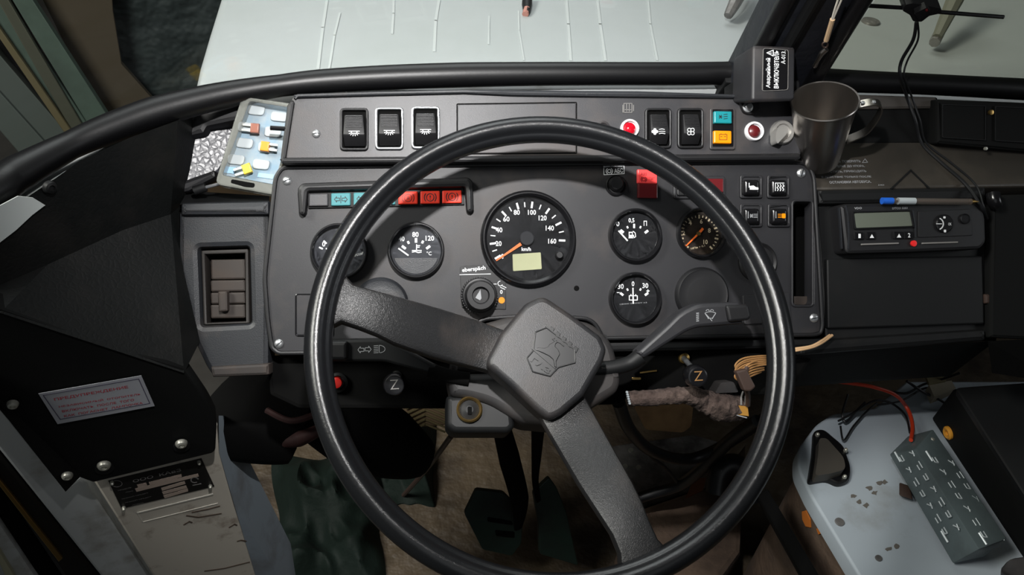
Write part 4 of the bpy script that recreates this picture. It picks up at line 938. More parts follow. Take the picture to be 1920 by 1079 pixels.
part('collar', lathe(D, (634, 717), [(19 * k, -.02), (19 * k, -.014), (14 * k, -.012), (12 * k, -.016)], 28), K['dark'], t); part('cap', lathe(D, (632, 717), [(11 * k, -.016), (10 * k, -.008), (0, -.006)], 24), mat('red_cap', (190, 30, 22), .35), t)
t = thing('lagged_pipe', 'pipe wrapped in rusty brown lagging below the dash', 'pipe')
def fuzz(pts, r):
    g = tube(pts, r, 20, 10)
    c = [noise.noise(v * 160) + .6 * noise.noise(v * 420) for v in g.v]
    ctr = cat(pts, 10)
    for i, v in enumerate(g.v):
        j = min(i // 20, len(ctr) - 1); d = (v - ctr[j]).normalized(); g.v[i] = v + d * c[i] * .0022
    return g
part('lagging', fuzz([D.P(1178, 748, .01), D.P(1230, 746, .01), D.P(1288, 742, .01), D.P(1318, 752, .0), D.P(1350, 763, -.005), D.P(1386, 766, -.01)], [.0082, .009, .0088, .012, .017, .014]), K['rust'], t)
g = G()
for q in range(6): g += lathe(Pl(D.P(1175.5 + q, 736 + q * 4.2, .02), D.u, D.v), (0, 0), [(.0016, 0), (.0012, .0015), (0, .002)], 10, True)
part('end_beading', g, K['cell'], t)
t = thing('yellow_connector', 'small yellowish connector at the end of the lagged pipe', 'connector')
part('body', bev(plate(D, [(1378, 760), (1402, 763), (1404, 781), (1376, 777)], .006, .016, 0), .0015), mat('amber_plastic', (170, 124, 56), .4), t)
part('clip_frame', stk(D, [[(1374, 756), (1374, 777), (1400, 784)]], 1.8, .007, .002), K['grey'], t)
for q in (0, 8): part('pin', tube([D.P(1390 + q, 760, .006), D.P(1390 + q, 745, .004), D.P(1393 + q, 735, .0)], .001, 6), K['dimtxt'], t)
t = thing('wire_bundle', 'coiled tan wire bundle with brown tag under the dash', 'wires')
random.seed(3); 
for q in range(6):
    y = 676 + q * 4; dx = random.uniform(-4, 6)
    part('wire', tube([D.P(1460, 668 + q * 3, .02), D.P(1425, 668 + q * 3.5, .025), D.P(1394 + dx, y - 3, .03), D.P(1379 + dx * .4, y + 10, .032), D.P(1388, y + 18, .03), D.P(1410, y + 4 + q, .03), D.P(1430 + dx, y + 2, .02)], .0010, 6), K['bundle'], t)
part('brown_tag', plate(D, rnd([(1380, 697), (1400, 692), (1418, 726), (1408, 735), (1396, 734)], 4), .04, .008, .002), K['tag'], t)
part('tag_cable', tube([D.P(1400, 690, .03), D.P(1396, 712, .035), D.P(1402, 740, .02), D.P(1402, 760, .008)], .003, 8), K['tag'], t)
t = thing('tan_wires', 'pair of pale tan wires tucked behind the lower right panel corner', 'wires')
for q in (0, 3.5): part('wire', tube([D.P(1440, 662 + q, .0), D.P(1488, 655 + q, .01), D.P(1520, 650 + q * .6, .012), D.P(1540, 640 + q, .012), D.P(1556 + q * 1.3, 629, .006)], .0016, 8), K['tanwire'], t)
bx = single('relay_cover', bev(plate(D, rnd([(1340, 738), (1352, 718), (1375, 716), (1385, 736)], 4), .004, .02, 0), .002), K['shell'], 'small grey cover between Z knob and brown tag', 'cover')
dz = thing('dark_cylinder', 'dark rounded cylinder with reddish cap under the left dash', 'cylinder')  # big tube for the dark mass; its black stands in for shade
part('body', tube([W(420, 740, 1.0), W(470, 775, 1.0), W(560, 800, 1.02)], [.045, .065, .05], 16), K['vdark'], dz)
part('red_cap', tube([W(515, 832, .97), W(560, 824, .97), W(600, 806, .97)], [.005, .010, .007], 12), K['redpart'], dz)
part('bracket', tube([W(500, 770, .95), W(545, 790, .94), W(590, 778, .95)], .004, 8), K['redpart'], dz)
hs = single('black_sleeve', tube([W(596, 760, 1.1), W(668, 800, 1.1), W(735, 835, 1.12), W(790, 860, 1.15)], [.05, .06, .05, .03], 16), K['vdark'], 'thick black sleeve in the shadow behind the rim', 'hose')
# ------------------------------------------------------------------ footwell
tp = thing('tread_pedal', 'tan ribbed pedal pad with chevron tread behind the column', 'pedal')
TPl = Pl(W(795, 775, 1.25), (1, .05, 0), (0, .6, .8))
part('pad', plate(TPl, rnd([(757, 752), (836, 748), (842, 798), (760, 804)], 4), 0, .012, .003), K['fire'], tp)
g = G()
for q in range(6):
    y = 757 + q * 9; g += stk(TPl, [[(762, y + 10), (797, y - 6), (834, y + 9)]], 3.2, .003, .003)
part('tread', g, mat('tread_dark', (120, 108, 74), .8), tp)
def pedal(lab, poly, dz_, arm, wid):
    t = thing('foot_pedal', lab, 'pedal', 'green foot pedals under the column')
    P_ = Pl(W(poly[0][0], poly[0][1], dz_), (1, .1, 0), (0, .55, .83))
    part('pad', plate(P_, rnd(poly, 5), 0, .012, .002), K['pedal'], t)
    a = [W(x, y, d) for x, y, d in arm]
    part('arm', tube(a, wid, 10, 6, .5), K['vdark'], t); return t, P_
t1, P1 = pedal('dark green slotted foot pedal below the hub, left one', [(871, 965), (893, 919), (945, 925), (982, 962), (978, 1020), (960, 1044), (905, 1032)], 1.36, [(930, 735, .98), (935, 780, 1.16), (955, 860, 1.28), (975, 940, 1.33), (972, 990, 1.36)], [.012, .016, .022, .020, .01])
part('slot', plate(P1, rnd([(914, 970), (960, 978), (962, 986), (914, 979)], 3), .001, .002, .0003), K['vdark'], t1); part('slot', plate(P1, rnd([(928, 995), (965, 998), (965, 1010), (930, 1006)], 3), .001, .002, .0003), K['vdark'], t1)
t2, P2 = pedal('dark green foot pedal below the hub, partly behind the lower spoke', [(1000, 925), (1030, 896), (1044, 915), (1062, 960), (1085, 1062), (1012, 1040), (1010, 985)], 1.38, [(1012, 735, .97), (1010, 790, 1.16), (1006, 860, 1.3), (1004, 905, 1.36), (1010, 940, 1.38)], [.016, .016, .012, .008, .006])
single('shift_link', tube([W(846, 818, 1.2), W(800, 880, 1.38), W(756, 930, 1.592)], .0045, 8), K['tag'], 'thin brown rod slanting down to the floor left of the pedals', 'rod')
def cloth(loops, seed):
    random.seed(seed); g = G(); n = 46
    x0, y0, x1, y1 = loops
    F0 = ZP(.004); qa, qb, qc, qd = [F0.P(*q) for q in ((x0, y0), (x1, y0), (x1, y1), (x0, y1))]
    for j in range(n + 1):
        for i in range(n + 1):
            a = i / n * 2 - 1; b = j / n * 2 - 1
            e = 1 - min(1, max(abs(a), abs(b)) ** 3)
            ang = math.atan2(b, a); cut = 1 + .25 * noise.noise(Vector((math.cos(ang) * 1.7, math.sin(ang) * 1.7, seed * 3.1)))
            s_, t_ = (a * cut + 1) / 2, (b * cut + 1) / 2
            v = qa * (1 - s_) * (1 - t_) + qb * s_ * (1 - t_) + qc * s_ * t_ + qd * (1 - s_) * t_
            q = Vector((v.x * 9 + v.y * 3 + seed, v.y * 6 - v.x * 2, seed))
            rdg = abs(noise.noise(q)) + .5 * abs(noise.noise(q * 2.2))
            v.z = .004 + e * (.015 + .11 * (.7 - min(rdg, .7)))
            g.v.append(v)
    for j in range(n):
        for i in range(n):
            o = j * (n + 1) + i; g.f.append((o, o + 1, o + n + 2, o + n + 1))
    m_ = len(g.v); g.v += [v - Vector((0, 0, .003)) for v in g.v]; g.f += [tuple(k + m_ for k in f[::-1]) for f in g.f]
    return g
single('green_jacket', cloth((520, 858, 715, 1140), 2.3), K['green'], 'crumpled dark green jacket on the floor under left rim', 'clothing', ang=60)
single('green_rag', cloth((712, 800, 815, 950), 5.7), K['green'], 'dark green rag behind the brown rod, inside the wheel', 'cloth', ang=60)
# right of the pedals: hatch, hoses
FH = ZP(.06)
hp_ = thing('floor_hatch', 'scuffed grey metal plate under the right of the wheel', 'plate')
part('plate', plate(FH, rnd([(1135, 838), (1300, 815), (1352, 830), (1290, 925), (1180, 960)], 6), 0, .02, .003), K['hatch'], hp_)
for x, y in [(1183, 846), (1172, 876), (1197, 878)]: part('screw_head', lathe(FH, (x, y), [(.006, 0), (.005, .004), (0, .004)], 14), K['bolt'], hp_)
def hose(lab, pts, r, m='wire', name='hose'): return single(name, tube([W(*p) for p in pts], r, 12), K[m], lab, 'hose')
hose('black hose looping low under the right dash', [(1160, 755, 1.0), (1180, 805, 1.05), (1220, 845, 1.15), (1280, 862, 1.2), (1330, 850, 1.2), (1390, 815, 1.15), (1440, 780, 1.1)], .009)
hose('black hose rising right across the grey floor plate', [(1175, 942, 1.3), (1225, 926, 1.3), (1275, 910, 1.28), (1320, 875, 1.22), (1370, 825, 1.16), (1420, 790, 1.1)], .0095)
hose('thin grey cable hanging across the grey floor plate', [(1178, 790, 1.1), (1215, 850, 1.2), (1250, 880, 1.25), (1272, 908, 1.28)], .003, 'shell', 'thin_cable')
hose('short thick black elbow hose against inner right rim', [(1345, 925, 1.2), (1352, 888, 1.2), (1375, 872, 1.2), (1400, 895, 1.2), (1405, 940, 1.2)], .018)
single('heater_duct', bev(plate(Pl(W(1240, 790, 1.2), (1, 0, 0), (0, .3, 1)), rnd([(1188, 762), (1300, 758), (1296, 800), (1280, 812), (1210, 806)], 6), 0, .1, 0), .006), mat('duct_tan', (176, 140, 96), .7, dirt=((90, 66, 44), 9, .4, .7, .8)), 'tan metal duct below the lagged pipe', 'duct')
db = thing('dirty_step', 'dirty brown step with peeling paint beside the engine cover', 'step')
SPl = ZP(.2); zc = .55; EC = ZP(zc)
ew = [(EC.at(*q)[0] - .016, EC.at(*q)[1]) for q in ((1530, 797), (1496, 842), (1496, 880), (1520, 930), (1610, 1079), (1650, 1150))]
part('tread', plate_uv(SPl, [[SPl.at(1180, 960), SPl.at(1340, 905), SPl.at(1400, 830)] + ew + [SPl.at(1300, 1150)]], 0, .2, .01), K['dirty'], db)
part('rust_patch', plate(SPl, [(1300, 900), (1325, 895), (1318, 920), (1285, 935)], .002, .002, .0003), mat('rust_brown', (110, 66, 40), .8), db)
single('seat_rail', bev(hexa([W(1420, 930, 1.02), W(1438, 915, 1.02), W(1560, 1120, .9), W(1525, 1120, .9)], [W(1420, 940, 1.06), W(1438, 925, 1.06), W(1560, 1130, .94), W(1525, 1130, .94)]), .003), K['vdark'], 'black slanting rail beside the dirty step', 'rail')
# ================================================================== ENGINE COVER AREA
zc = .55; EC = ZP(zc)
eco = rnd([(1496, 842), (1530, 797), (1560, 776), (1640, 765), (1700, 715), (1790, 715), (1960, 715), (1980, 1150), (1650, 1150), (1610, 1079), (1520, 930), (1496, 880)], [14, 8, 8, 4, 4, 4, 4, 4, 4, 0, 8, 14])
ec = thing('engine_cover', 'pale grey-white painted engine cover right of the wheel', 'engine cover')
part('top_panel', plate(EC, eco, 0, .025, .0035, steps=3), K['engine'], ec)
l_ = [EC.at(x, y, 0) for x, y in eco]
if area(l_) < 0: l_ = l_[::-1]
part('side_wall', plate_uv(EC, [offs(l_, .012)], -.02, .52, 0), K['dirty'], ec)
wl0, wl1 = EC.P(1520, 930), EC.P(1610, 1079)
WLP = Pl(wl0, wl1 - wl0, (0, 0, 1))
if WLP.n.dot(CAM - wl0) < 0: WLP = Pl(wl0, wl0 - wl1, (0, 0, 1))
WLP.o = WLP.o - WLP.n * .0118
for pts in [[(1503, 960), (1510, 958), (1518, 975), (1519, 990), (1510, 988), (1504, 975)], [(1530, 992), (1540, 990), (1543, 1000), (1534, 1003)], [(1553, 1008), (1572, 1000), (1581, 1020), (1580, 1030), (1565, 1020)]]:
    part('paint_patch', plate(WLP, pts, .002, .002, .0003), K['primer'], ec, 'orange peeled paint patch')
for x, y, r in [(1574, 980, 9), (1647, 1048, 6.5)]: part('bung', lathe(EC, (x, y), [(r * EC.mm(x, y), 0), (r * EC.mm(x, y) * .9, .002), (0, .002)], 20), K['hatch'], ec, 'grey rubber bung')
g = G()
random.seed(5)
for (x, y) in [(1630, 915), (1640, 925), (1650, 905), (1612, 942), (1625, 948), (1600, 930), (1659, 905), (1680, 1025), (1667, 1030)]:
    l = [(x + random.uniform(3, 8) * math.cos(a), y + random.uniform(2, 6) * math.sin(a)) for a in [q * .785 for q in range(8)]]
    g += fill(EC, [l], .0005)
part('dirt_marks', g, mat('grime', (98, 94, 88), .8), ec, 'grey grime marks')
lb = thing('lever_boot', 'black rubber boot plate bolted to the engine cover', 'boot')
bo = rnd([(1526, 806), (1545, 804), (1583, 836), (1597, 878), (1592, 903), (1573, 909), (1551, 898), (1515, 905), (1524, 850)], [10, 12, 10, 14, 12, 12, 10, 10, 10])
part('flange', plate(EC, bo, .008, .009, .003), K['rubber'], lb)
part('raised_dome', bev(plate(EC, rnd([(1536, 822), (1550, 822), (1582, 858), (1586, 880), (1560, 888), (1528, 893), (1534, 855)], 8), .022, .016, 0), .006, 3), mat('boot_grey', (66, 62, 56), .6), lb)
for x, y in [(1532, 817), (1585, 846), (1583, 896)]: part('bolt', boltg(EC, x, y, 4, .008), K['bolt'], lb)
# amplifier: perforated metal box lying tilted on the cover
A, F, C_ = ZP(.572).P(1667, 853), ZP(.620).P(1716, 843), ZP(.612).P(1750, 805)
Gp, E_, D_ = ZP(.556).P(1786, 1058), ZP(.605).P(1836, 1031), ZP(.597).P(1889, 1011)
Bk, Hk = ZP(.575).P(1702, 818), ZP(.556).P(1845, 1046); e = E_ - F
am = thing('metal_amplifier', 'grey slotted metal box tilted on the engine cover', 'box')
body = hexa([A, F, E_, Gp], [Bk, C_, D_, Hk])
part('case', bev(body, .002), K['amp'], am)
AF = Pl(A, Gp - A, F - A); TF = Pl(F, e, C_ - F)
def cen(pl, o, g): return pl
def slots(pl, w_, seedl, L, Hh, sgn):
    g = G()
    random.seed(seedl)
    for r_ in range(2):
        for c_ in range(7):
            u = L * (.1 + .125 * c_ + .04 * r_); v = Hh * (.3 + .4 * r_); s = .0065
            k = (c_ + r_) % 3
            if k == 0: ln = [[(u, v), (u + s, v), (u + s * 1.2, v + s * .8), (u, v + s * .8)]]
            elif k == 1: ln = [[(u, v), (u + s, v + s)], [(u + s * .2, v + s), (u + s * 1.3, v + s * .7)]]
            else: ln = [[(u, v + s), (u + s * 1.5, v + s)], [(u + s * .3, v), (u + s * 1.4, v)]]
            for L_ in ln:
                for a, b in zip(L_[:-1], L_[1:]):
                    g += tube([pl.p(a[0], a[1], w_), pl.p(b[0], b[1], w_)], .0008, 5, 1)
    return g
Lm = e.length; 
for pl_, sd, hh in ((TF, 1, (C_ - F).length), (AF, 4, (F - A).length)):
    if (pl_.n.dot(CAM - pl_.o)) < 0: off = -.0006
    else: off = .0006
    sd_h = hh
    part('vent_slots', slots(pl_, off, sd, Lm, hh, 1), K['ampslot'], am, 'punched bright vent slots')
    part('end_slot', tube([pl_.p(Lm * .86, hh * .25, off), pl_.p(Lm * .97, hh * .25, off)], .0014, 6, 1), K['ampslot'], am)
    part('end_slot', tube([pl_.p(Lm * .03, hh * .25, off), pl_.p(Lm * .14, hh * .25, off)], .0014, 6, 1), K['ampslot'], am)
part('corner_screw', lathe(TF, TF.at(1749, 824), [(.003, 0), (.002, .001 if TF.n.dot(CAM - TF.o) > 0 else -.001), (0, .001 if TF.n.dot(CAM - TF.o) > 0 else -.001)], 12, True), K['bolt'], am)
part('mounting_lug', bev(hexa([EC.P(1686, 905, .012), EC.P(1706, 912, .012), EC.P(1712, 938, .012), EC.P(1686, 930, .012)], [EC.P(1686, 905, .002), EC.P(1706, 912, .002), EC.P(1712, 938, .002), EC.P(1686, 930, .002)]), .002), K['tag'], am)
def wz(px, py, z): return ZP(z).P(px, py)
def cable(nm, lab, pts, r, m): return single(nm, tube([wz(*p) for p in pts], r, 8), K[m], lab, 'cable')
cable('red_cable', 'orange-red cable running into the slotted metal box', [(1550, 714, .6), (1600, 720, .6), (1640, 727, .6), (1680, 742, .59), (1703, 770, .58), (1711, 800, .585), (1708, 826, .602)], .0026, 'redwire')
cable('black_cable', 'black cable beside the orange-red cable to the metal box', [(1572, 790, .565), (1600, 775, .565), (1640, 752, .57), (1672, 757, .565), (1698, 780, .57), (1706, 812, .59)], .0016, 'wire')
cable('black_cable', 'black cable looping left over the engine cover edge', [(1590, 740, .58), (1580, 775, .565), (1586, 792, .56), (1605, 772, .565), (1622, 755, .57)], .0016, 'wire')
cable('black_cable', 'thin grey-black cable dropping to the rubber boot', [(1576, 800, .56), (1582, 826, .56), (1600, 800, .56), (1625, 772, .56), (1645, 756, .57)], .0014, 'wire')
cable('black_cable', 'black cable arching over the cream plug', [(1670, 735, .57), (1700, 738, .575), (1730, 722, .58), (1765, 712, .6), (1800, 700, .62)], .0018, 'wire')
cable('black_cable', 'black cable passing down right beside the black box', [(1700, 715, .59), (1730, 735, .575), (1765, 752, .57), (1790, 770, .56)], .002, 'wire')
cable('black_cable', 'thin black cable crossing the top of the engine cover', [(1645, 760, .562), (1690, 752, .565), (1735, 728, .57), (1765, 735, .57)], .0014, 'wire')
t = thing('cream_plug', 'cream paper tag and plug on the far edge of engine cover', 'plug')
part('tag', plate(ZP(.6), [(1732, 694), (1764, 690), (1774, 714), (1742, 720)], 0, .004, .0005), K['gatet'], t)
part('plug_body', bev(plate(ZP(.58), [(1742, 722), (1784, 714), (1792, 728), (1775, 736), (1752, 745)], 0, .015, 0), .003), K['cream2'], t)
# black box on the cover
bb = thing('black_box', 'large black lidded box on the engine cover at right edge', 'box')
zt = .66
T_ = [ZP(zt).P(1770, 716), ZP(zt).P(2100, 690), ZP(zt).P(2100, 1150), ZP(zt).P(2030, 1150)]
a0, a1 = EC.P(1745, 785, .002), EC.P(1945, 1090, .002)
part('body', bev(hexa([ZP(zt - .02).P(1787, 728), ZP(zt - .02).P(2150, 728), ZP(zt - .02).P(2150, 1020), ZP(zt - .02).P(1990, 1020)], [a0, EC.P(2200, 785, .002), EC.P(2200, 1090, .002), a1]), .004), K['cover'], bb)
part('lid', bev(hexa([ZP(zt).P(1790, 726), ZP(zt).P(2150, 700), ZP(zt).P(2150, 1010), ZP(zt).P(1972, 1010)], [ZP(zt - .025).P(1788, 738), ZP(zt - .025).P(2150, 712), ZP(zt - .025).P(2150, 1020), ZP(zt - .025).P(1970, 1022)]), .006, 3), K['dark'], bb)
SP_ = Pl(a0, a1 - a0, ZP(zt - .02).P(1787, 728) - a0)
sgn = 1 if SP_.n.dot(CAM - SP_.o) > 0 else -1
kk = .0095
part('eyelet', lathe(SP_, SP_.at(1780, 812), [(kk, 0), (kk, .003 * sgn), (kk * .75, .005 * sgn), (kk * .4, .004 * sgn), (kk * .4, .001 * sgn), (0, .001 * sgn)], 24, True), K['eyelet'], bb, 'orange plastic eyelet')
single('grey_knob', bev(hexa([wz(1872, 1072, .62), wz(1893, 1048, .64), wz(1960, 1040, .64), wz(1960, 1120, .62)], [wz(1872, 1080, .56), wz(1893, 1056, .56), wz(1960, 1046, .56), wz(1960, 1130, .56)]), .005), K['shell'], 'grey angular block at the bottom right corner', 'block')
# ================================================================== RIGHT DASH
rd = thing('right_dash', 'black right dashboard section with sloping top shelf', 'dashboard')
RS = Pl(D.P(1600, 356, -.004), (1, 0, 0), (0, math.cos(R_(24)), math.sin(R_(24))))
rs_g = plate_uv(RS, [[RS.at(1505, 357), RS.at(1990, 348), (RS.at(1990, 348)[0], .125), (RS.at(1505, 357)[0], .125)]], 0, .03, .004, 3)
part('top_shelf', rs_g, mat('shelf_plastic', (52, 49, 45), .42, bump=('n', 700, .2), dirt=((84, 76, 66), 10, .45, .8, .5)), rd)
part('front_panel', plate(D, rnd([(1528, 360), (1848, 352), (1850, 625), (1548, 640)], 3), -.012, .03, .003), K['dark'], rd)
part('shelf_nose', plate(D, rnd([(1532, 356), (1850, 350), (1850, 378), (1536, 384)], 3), -.002, .03, .005), K['dark'], rd)
part('cubby_door', plate(D, rnd([(1550, 486), (1842, 480), (1846, 608), (1552, 617)], 4), -.006, .01, .002), K['dark'], rd)
part('lower_lip', plate(D, rnd([(1500, 640), (1850, 618), (1850, 640), (1500, 668)], 4), -.004, .04, .006), K['dark'], rd)
part('knee_panel', hexa([D.P(1495, 664, -.01), D.P(1860, 640, -.01), D.P(1780, 700, -.07), D.P(1480, 720, -.07)], [D.P(1495, 668, -.02), D.P(1860, 645, -.02), D.P(1780, 706, -.09), D.P(1480, 726, -.09)]), K['cover'], rd)
part('side_panel', plate(D, rnd([(1862, 366), (1990, 362), (1990, 640), (1856, 634)], 4), -.001, .03, .004), K['cover'], rd)
part('gap_strip', plate(D, [(1845, 360), (1868, 360), (1868, 640), (1845, 640)], -.02, .02, 0), K['vdark'], rd)
part('edge_clip', plate(D, rr(1848, 552, 1862, 570, 3), -.004, .015, .002), K['tag'], rd)
part('latch', tube([D.P(1862, 364, .002), D.P(1864, 376, .004), D.P(1868, 384, .002)], .008, 10), K['gloss'], rd)
part('far_side', hexa([D.P(1852, 640, -.004), D.P(1990, 634, -.004), D.P(1990, 720, -.03), D.P(1860, 700, -.03)], [D.P(1852, 640, -.03), D.P(1990, 634, -.03), D.P(1990, 720, -.06), D.P(1860, 700, -.06)]), K['vdark'], rd)
# printed notice and moulded triangles on the shelf
g = G()
for s, a, b in [('НАЖАТЬ  ПОВЕРНУТЬ', (1552, 305.5), (1614, 304.5)), ('ПО СТРЕЛКЕ ДО УПОРА.', (1548, 315), (1622, 314)), ('И ОПУСТИТЬ, ПРИВОДИТЬ', (1536, 325), (1625, 323.5)), ('В ДЕЙСТВИЕ ТОЛЬКО ПОСЛЕ', (1541, 334.5), (1634, 333.5)), ('ОСТАНОВКИ АВТОБУСА.', (1556, 344.5), (1634, 343)), ('А-013', (1647, 348.5), (1658, 348.3))]:
    g += txt(RS, s, a, b, 5.5 if 'А-013' != s else 3, .0004, bold=.02)
g += stk(RS, [[(1617, 305), (1622, 298), (1627, 304.5)]], 1, .0004, closed=True)
part('lettering', g, K['grey'], rd)
part('moulded_ribs', stk(RS, [[(1672, 353), (1708, 319), (1742, 352)]], 3, .0012, .002), K['dark'], rd)
VB = Pl(RS.p(0, .14, 0), (1, 0, 0), (0, .5, .87)); 
V0 = RS.P(1700, 268)
VB = Pl(V0, (1, 0, 0), (0, .55, .84))
part('back_step', plate(VB, rnd([(1500, 176), (1760, 182), (1760, 272), (1500, 275)], 3), 0, .03, .004), K['cover'], rd)
part('dusty_ledge', plate(VB, rnd([(1560, 176), (1757, 182), (1757, 204), (1600, 206)], 3), .004, .01, .003), mat('ledge_grey', (72, 68, 64), .6), rd)
vb = thing('blank_vent_box', 'black box with blanked vent panels under the right pane', 'vent')
part('housing', plate(VB, rnd([(1757, 186), (1990, 195), (1990, 292), (1757, 270)], 4), .016, .03, .004), K['cover'], vb)
for a, b in ((1767, 1849), (1866, 1950)):
    y0 = 195 + (a - 1757) * .04; y1 = 258 + (a - 1757) * .06
    q = [(a, y0), (b, y0 + 3), (b, y1 + 5), (a, y1)]
    pn_ = part('blank_panel', plate(VB, rnd(q, 2), .0172, .002, .0005), K['cover'], vb); part('panel_edge', ring(VB, rnd(q, 2), .0182, .002, .001, .0003), K['dark'], pn_)
part('screw', lathe(VB, (1857, 211), [(.0032, .016), (.003, .018), (0, .0185)], 14), K['brass'], vb)
part('screw', lathe(VB, (1847, 279), [(.0022, .016), (.002, .018), (0, .0185)], 12), K['bolt'], vb)
# tachograph and pen
t = thing('tachograph', 'black tachograph recorder with grey display in the right dash', 'recorder'); w = .012
part('case', plate(D, rnd([(1575, 386), (1585, 382), (1830, 378), (1848, 400), (1850, 455), (1838, 468), (1700, 474), (1585, 477)], [4, 6, 8, 14, 10, 6, 4, 10]), w, .035, .004), K['black'], t)
for q in ([(1586, 386), (1590, 405), (1592, 440), (1591, 467)], [(1574, 390), (1577, 430), (1579, 466)], [(1712, 395), (1716, 420), (1717, 445)]): part('bezel_edge', stk(D, [q], 2.2, w + .0012, .003), K['mod'], t)
part('display', plate(D, rnd([(1602, 400), (1706, 397), (1711, 424), (1606, 428)], 2), w + .0012, .002, .0004), K['lcd2'], t)
part('display_frame', ring(D, rnd([(1599, 397), (1708, 394), (1715, 427), (1603, 431)], 3), w + .0025, .003, .0014, .0005), K['gloss'], t)
for x, s in ((1611, '1'), (1634, '^'), (1685, '^'), (1704, '2')):
    b = part('button', plate(D, rr(x - 9, 436 - (x - 1600) * .015, x + 9, 450 - (x - 1600) * .015, 2), w + .002, .003, .0008), K['gloss'], t); yy = 447 - (x - 1600) * .015
    part('symbol', txt(D, s, (x - 1.5, yy), (x + 3, yy), 8, w + .0024, bold=.02) if s != '^' else fill(D, [[(x - 3, yy), (x + 5, yy), (x + 1, yy - 7)]], w + .0024), K['white'], b)
for a, b in ((1616, 1686), (1730, 1797)): part('card_slot', plate(D, rnd([(a, 457.5 - (a - 1600) * .018), (b, 456.5 - (b - 1600) * .018), (b, 459.5 - (b - 1600) * .018), (a, 460.5 - (a - 1600) * .018)], 1), w + .0022, .003, .0006), K['dimtxt'], t)
part('red_dot', lathe(D, (1712, 457), [(5.6 * D.mm(1712, 457), w), (5.6 * D.mm(1712, 457), w + .002), (0, w + .0025)], 20), K['reddot'], t)
part('printer_door', plate(D, rnd([(1722, 396), (1820, 392), (1824, 442), (1722, 446)], 3), w + .0012, .002, .0006), K['black'], t)
rb = part('round_switch', lathe(D, (1768, 420), [(17 * D.mm(1768, 420), w), (17 * D.mm(1768, 420), w + .003), (15 * D.mm(1768, 420), w + .0038), (0, w + .0038)], 32), K['gloss'], t)
g = stk(D, [arc(1758, 420, 11, -65, 65)], 2, w + .0042); g += stk(D, [[(1756, 420), (1766, 420)]], 1.2, w + .0042); g += fill(D, [rr(1769, 406, 1773, 410, 1), rr(1770, 431, 1774, 436, 1)], w + .0042); g += txt(D, 'OK', (1778, 423), (1784, 423), 5, w + .0042)
part('symbol', g, K['white'], rb)
part('small_knob', lathe(D, (1807, 411), [(10 * D.mm(1807, 411), w), (9.5 * D.mm(1807, 411), w + .003), (7 * D.mm(1807, 411), w + .0025), (0, w + .0025)], 24), K['gloss'], t)
part('lettering', txt(D, 'VDO', (1602, 393), (1616, 392.5), 4, w + .0005, bold=.03), K['grey'], t); REG[-1][1].add(*(lambda q: (q.v, q.f))(txt(D, 'DTCO 3283', (1673, 393), (1702, 392), 4, w + .0005, bold=.03)))
t = thing('ballpoint_pen', 'clear ballpoint pen with blue end lying on the tachograph', 'pen'); w = .02
a, b = D.P(1655, 377, w), D.P(1820, 378.5, w)
part('barrel', tube([a.lerp(b, .06), b], .0036, 12, 1), K['pen'], t); part('blue_plug', tube([a.lerp(b, -.01), a.lerp(b, .11)], .0039, 12, 1), K['blue'], t)
part('label_wrap', tube([a.lerp(b, .17), a.lerp(b, .36)], .0040, 12, 1), K['cell'], t, 'pale printed label'); part('refill', tube([a.lerp(b, .1), b], .0012, 8, 1), K['tag'], t); part('tip', tube([b, a.lerp(b, 1.09)], [.0034, .0006], 10, 1), K['brass'], t)
# mug
mb = RS.P(1531, 306, .004); rc = ZP(mb.z + .083).P(1546, 190)
ax = (rc - mb).normalized(); L_ = (rc - mb).length
MP = Pl(mb, (1, 0, 0), (0, 1, 0)); MP.n = ax; MP.u = (Vector((1, 0, 0)) - ax * ax.x).normalized(); MP.v = ax.cross(MP.u)
mg = thing('steel_mug', 'stainless steel mug standing right of the switch panel', 'mug')
part('cup', lathe(MP, (0, 0), [(0, .003), (.023, .003), (.0245, .01), (.034, L_ - .002), (.0352, L_ - .001), (.0358, L_ + .0004), (.0352, L_ + .0014), (.0338, L_ + .0008), (.0330, L_ - .004), (.0232, .012), (.021, .006), (0, .006)], 56, True), K['steel'], mg)
hd = Vector((.85, -.2, 0)).normalized(); hd = (hd - ax * hd.dot(ax)).normalized(); hs_ = ax.cross(hd)
def hp2(r, z): return mb + hd * r + ax * z
pth = cat([hp2(.033, L_ * .9), hp2(.046, L_ * .93), hp2(.056, L_ * .90), hp2(.0585, L_ * .8), hp2(.054, L_ * .62), hp2(.046, L_ * .47), hp2(.0285, L_ * .36)], 6)
g = G()
for i, p in enumerate(pth):
    tt = (pth[min(i + 1, len(pth) - 1)] - pth[max(i - 1, 0)]).normalized(); nn = hs_.cross(tt)
    g.v += [p - hs_ * .006 - nn * .0007, p + hs_ * .006 - nn * .0007, p + hs_ * .006 + nn * .0007, p - hs_ * .006 + nn * .0007]
for i in range(len(pth) - 1):
    for k in range(4): g.f.append((i * 4 + k, i * 4 + (k + 1) % 4, (i + 1) * 4 + (k + 1) % 4, (i + 1) * 4 + k))
g.f += [(3, 2, 1, 0), tuple((len(pth) - 1) * 4 + k for k in range(4))]
hh = part('handle', g, K['steel'], mg)
for r in (.039, .05): part('spot_weld', lathe(Pl(hp2(r, L_ * .925 + .001), hd, hs_), (0, 0), [(.0024, 0), (.0018, .001), (0, .0012)], 12, True), K['chrome'], hh)
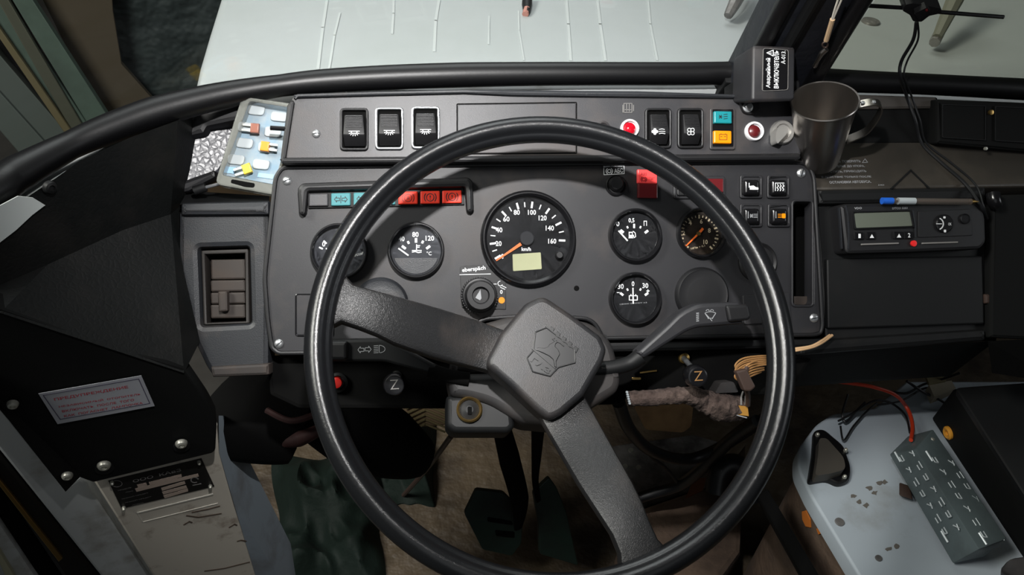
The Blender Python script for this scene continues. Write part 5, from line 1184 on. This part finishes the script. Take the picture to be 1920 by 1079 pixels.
# antenna on the right pane
gp = sp2[0]; GPn = Pl(gp, (1, 0, 0), LEAN); dz_ = .016
at_ = thing('windscreen_antenna', 'black bar antenna stuck on the right windscreen pane', 'antenna')
part('body', bev(plate(GPn, rnd([(1698, 9), (1712, 6), (1745, 12), (1766, 17), (1764, 25), (1742, 30), (1728, 41), (1712, 40), (1706, 28), (1692, 20)], 3), dz_, .014, 0), .003), K['black'], at_)
for A2, B2 in (((1598, 9), (1700, 15)), ((1755, 22), (1881, 32))): part('rod', tube([GPn.P(*A2, dz_ - .006), GPn.P(*B2, dz_ - .006)], .0022, 8, 1), K['gloss'], at_)
part('clamp', bev(plate(GPn, rnd([(1714, 26), (1738, 14), (1746, 22), (1724, 38)], 3), dz_ + .006, .008, 0), .002), K['black'], at_); part('red_led', lathe(GPn, (1737, 18), [(.0014, dz_ + .006), (.001, dz_ + .008), (0, dz_ + .008)], 10), K['reddk'], at_)
def ac(off, r, nm, lab):
    pts = [GPn.P(1718 + off * .3, 42, .012), GPn.P(1712 + off, 75, .014), GPn.P(1690 + off * 1.2, 115, .02), GPn.P(1688 + off * .8, 145, .03), VB.P(1700 + off, 180, .012), VB.P(1716 + off, 225, .012), RS.P(1728 + off, 268, .004), RS.P(1765 + off * 2, 305, .004), RS.P(1810 + off * 2, 345, .004), D.P(1838 + off * .6, 385, .014), D.P(1850, 410, .0)]
    single(nm, tube(pts, r, 8), K['wire'], lab, 'cable')
ac(0, .0019, 'antenna_cable', 'thick black antenna cable draped down to the tachograph')
ac(9, .0011, 'antenna_lead', 'thinner black lead beside the thick antenna cable')
# cord and clip on the post
t = thing('hanging_cord', 'white cord with tan sleeve and metal clip beside the centre post', 'cord')
pw_ = .03
for o in (0, 5): part('string', tube([PP.P(1578 + o * 1.6, -20, pw_), PP.P(1566 + o, 15, pw_), PP.P(1559 + o * .2, 40, pw_)], .001, 6), K['rope'], t)
part('sleeve', tube([PP.P(1561, 36, pw_), PP.P(1549, 76, pw_)], .0026, 8, 1), K['rope2'], t)
part('ring', tube([PP.P(*q, pw_) for q in circ(1547, 84, 5, 12)] + [PP.P(1552, 84, pw_)], .001, 6), K['tag'], t)
part('clip', tube([PP.P(1550, 92, pw_), PP.P(1541, 100, pw_), PP.P(1534, 112, pw_), PP.P(1528, 124, pw_ - .004)], [.003, .003, .002, .0025], 8), K['steel'], t)
finish()
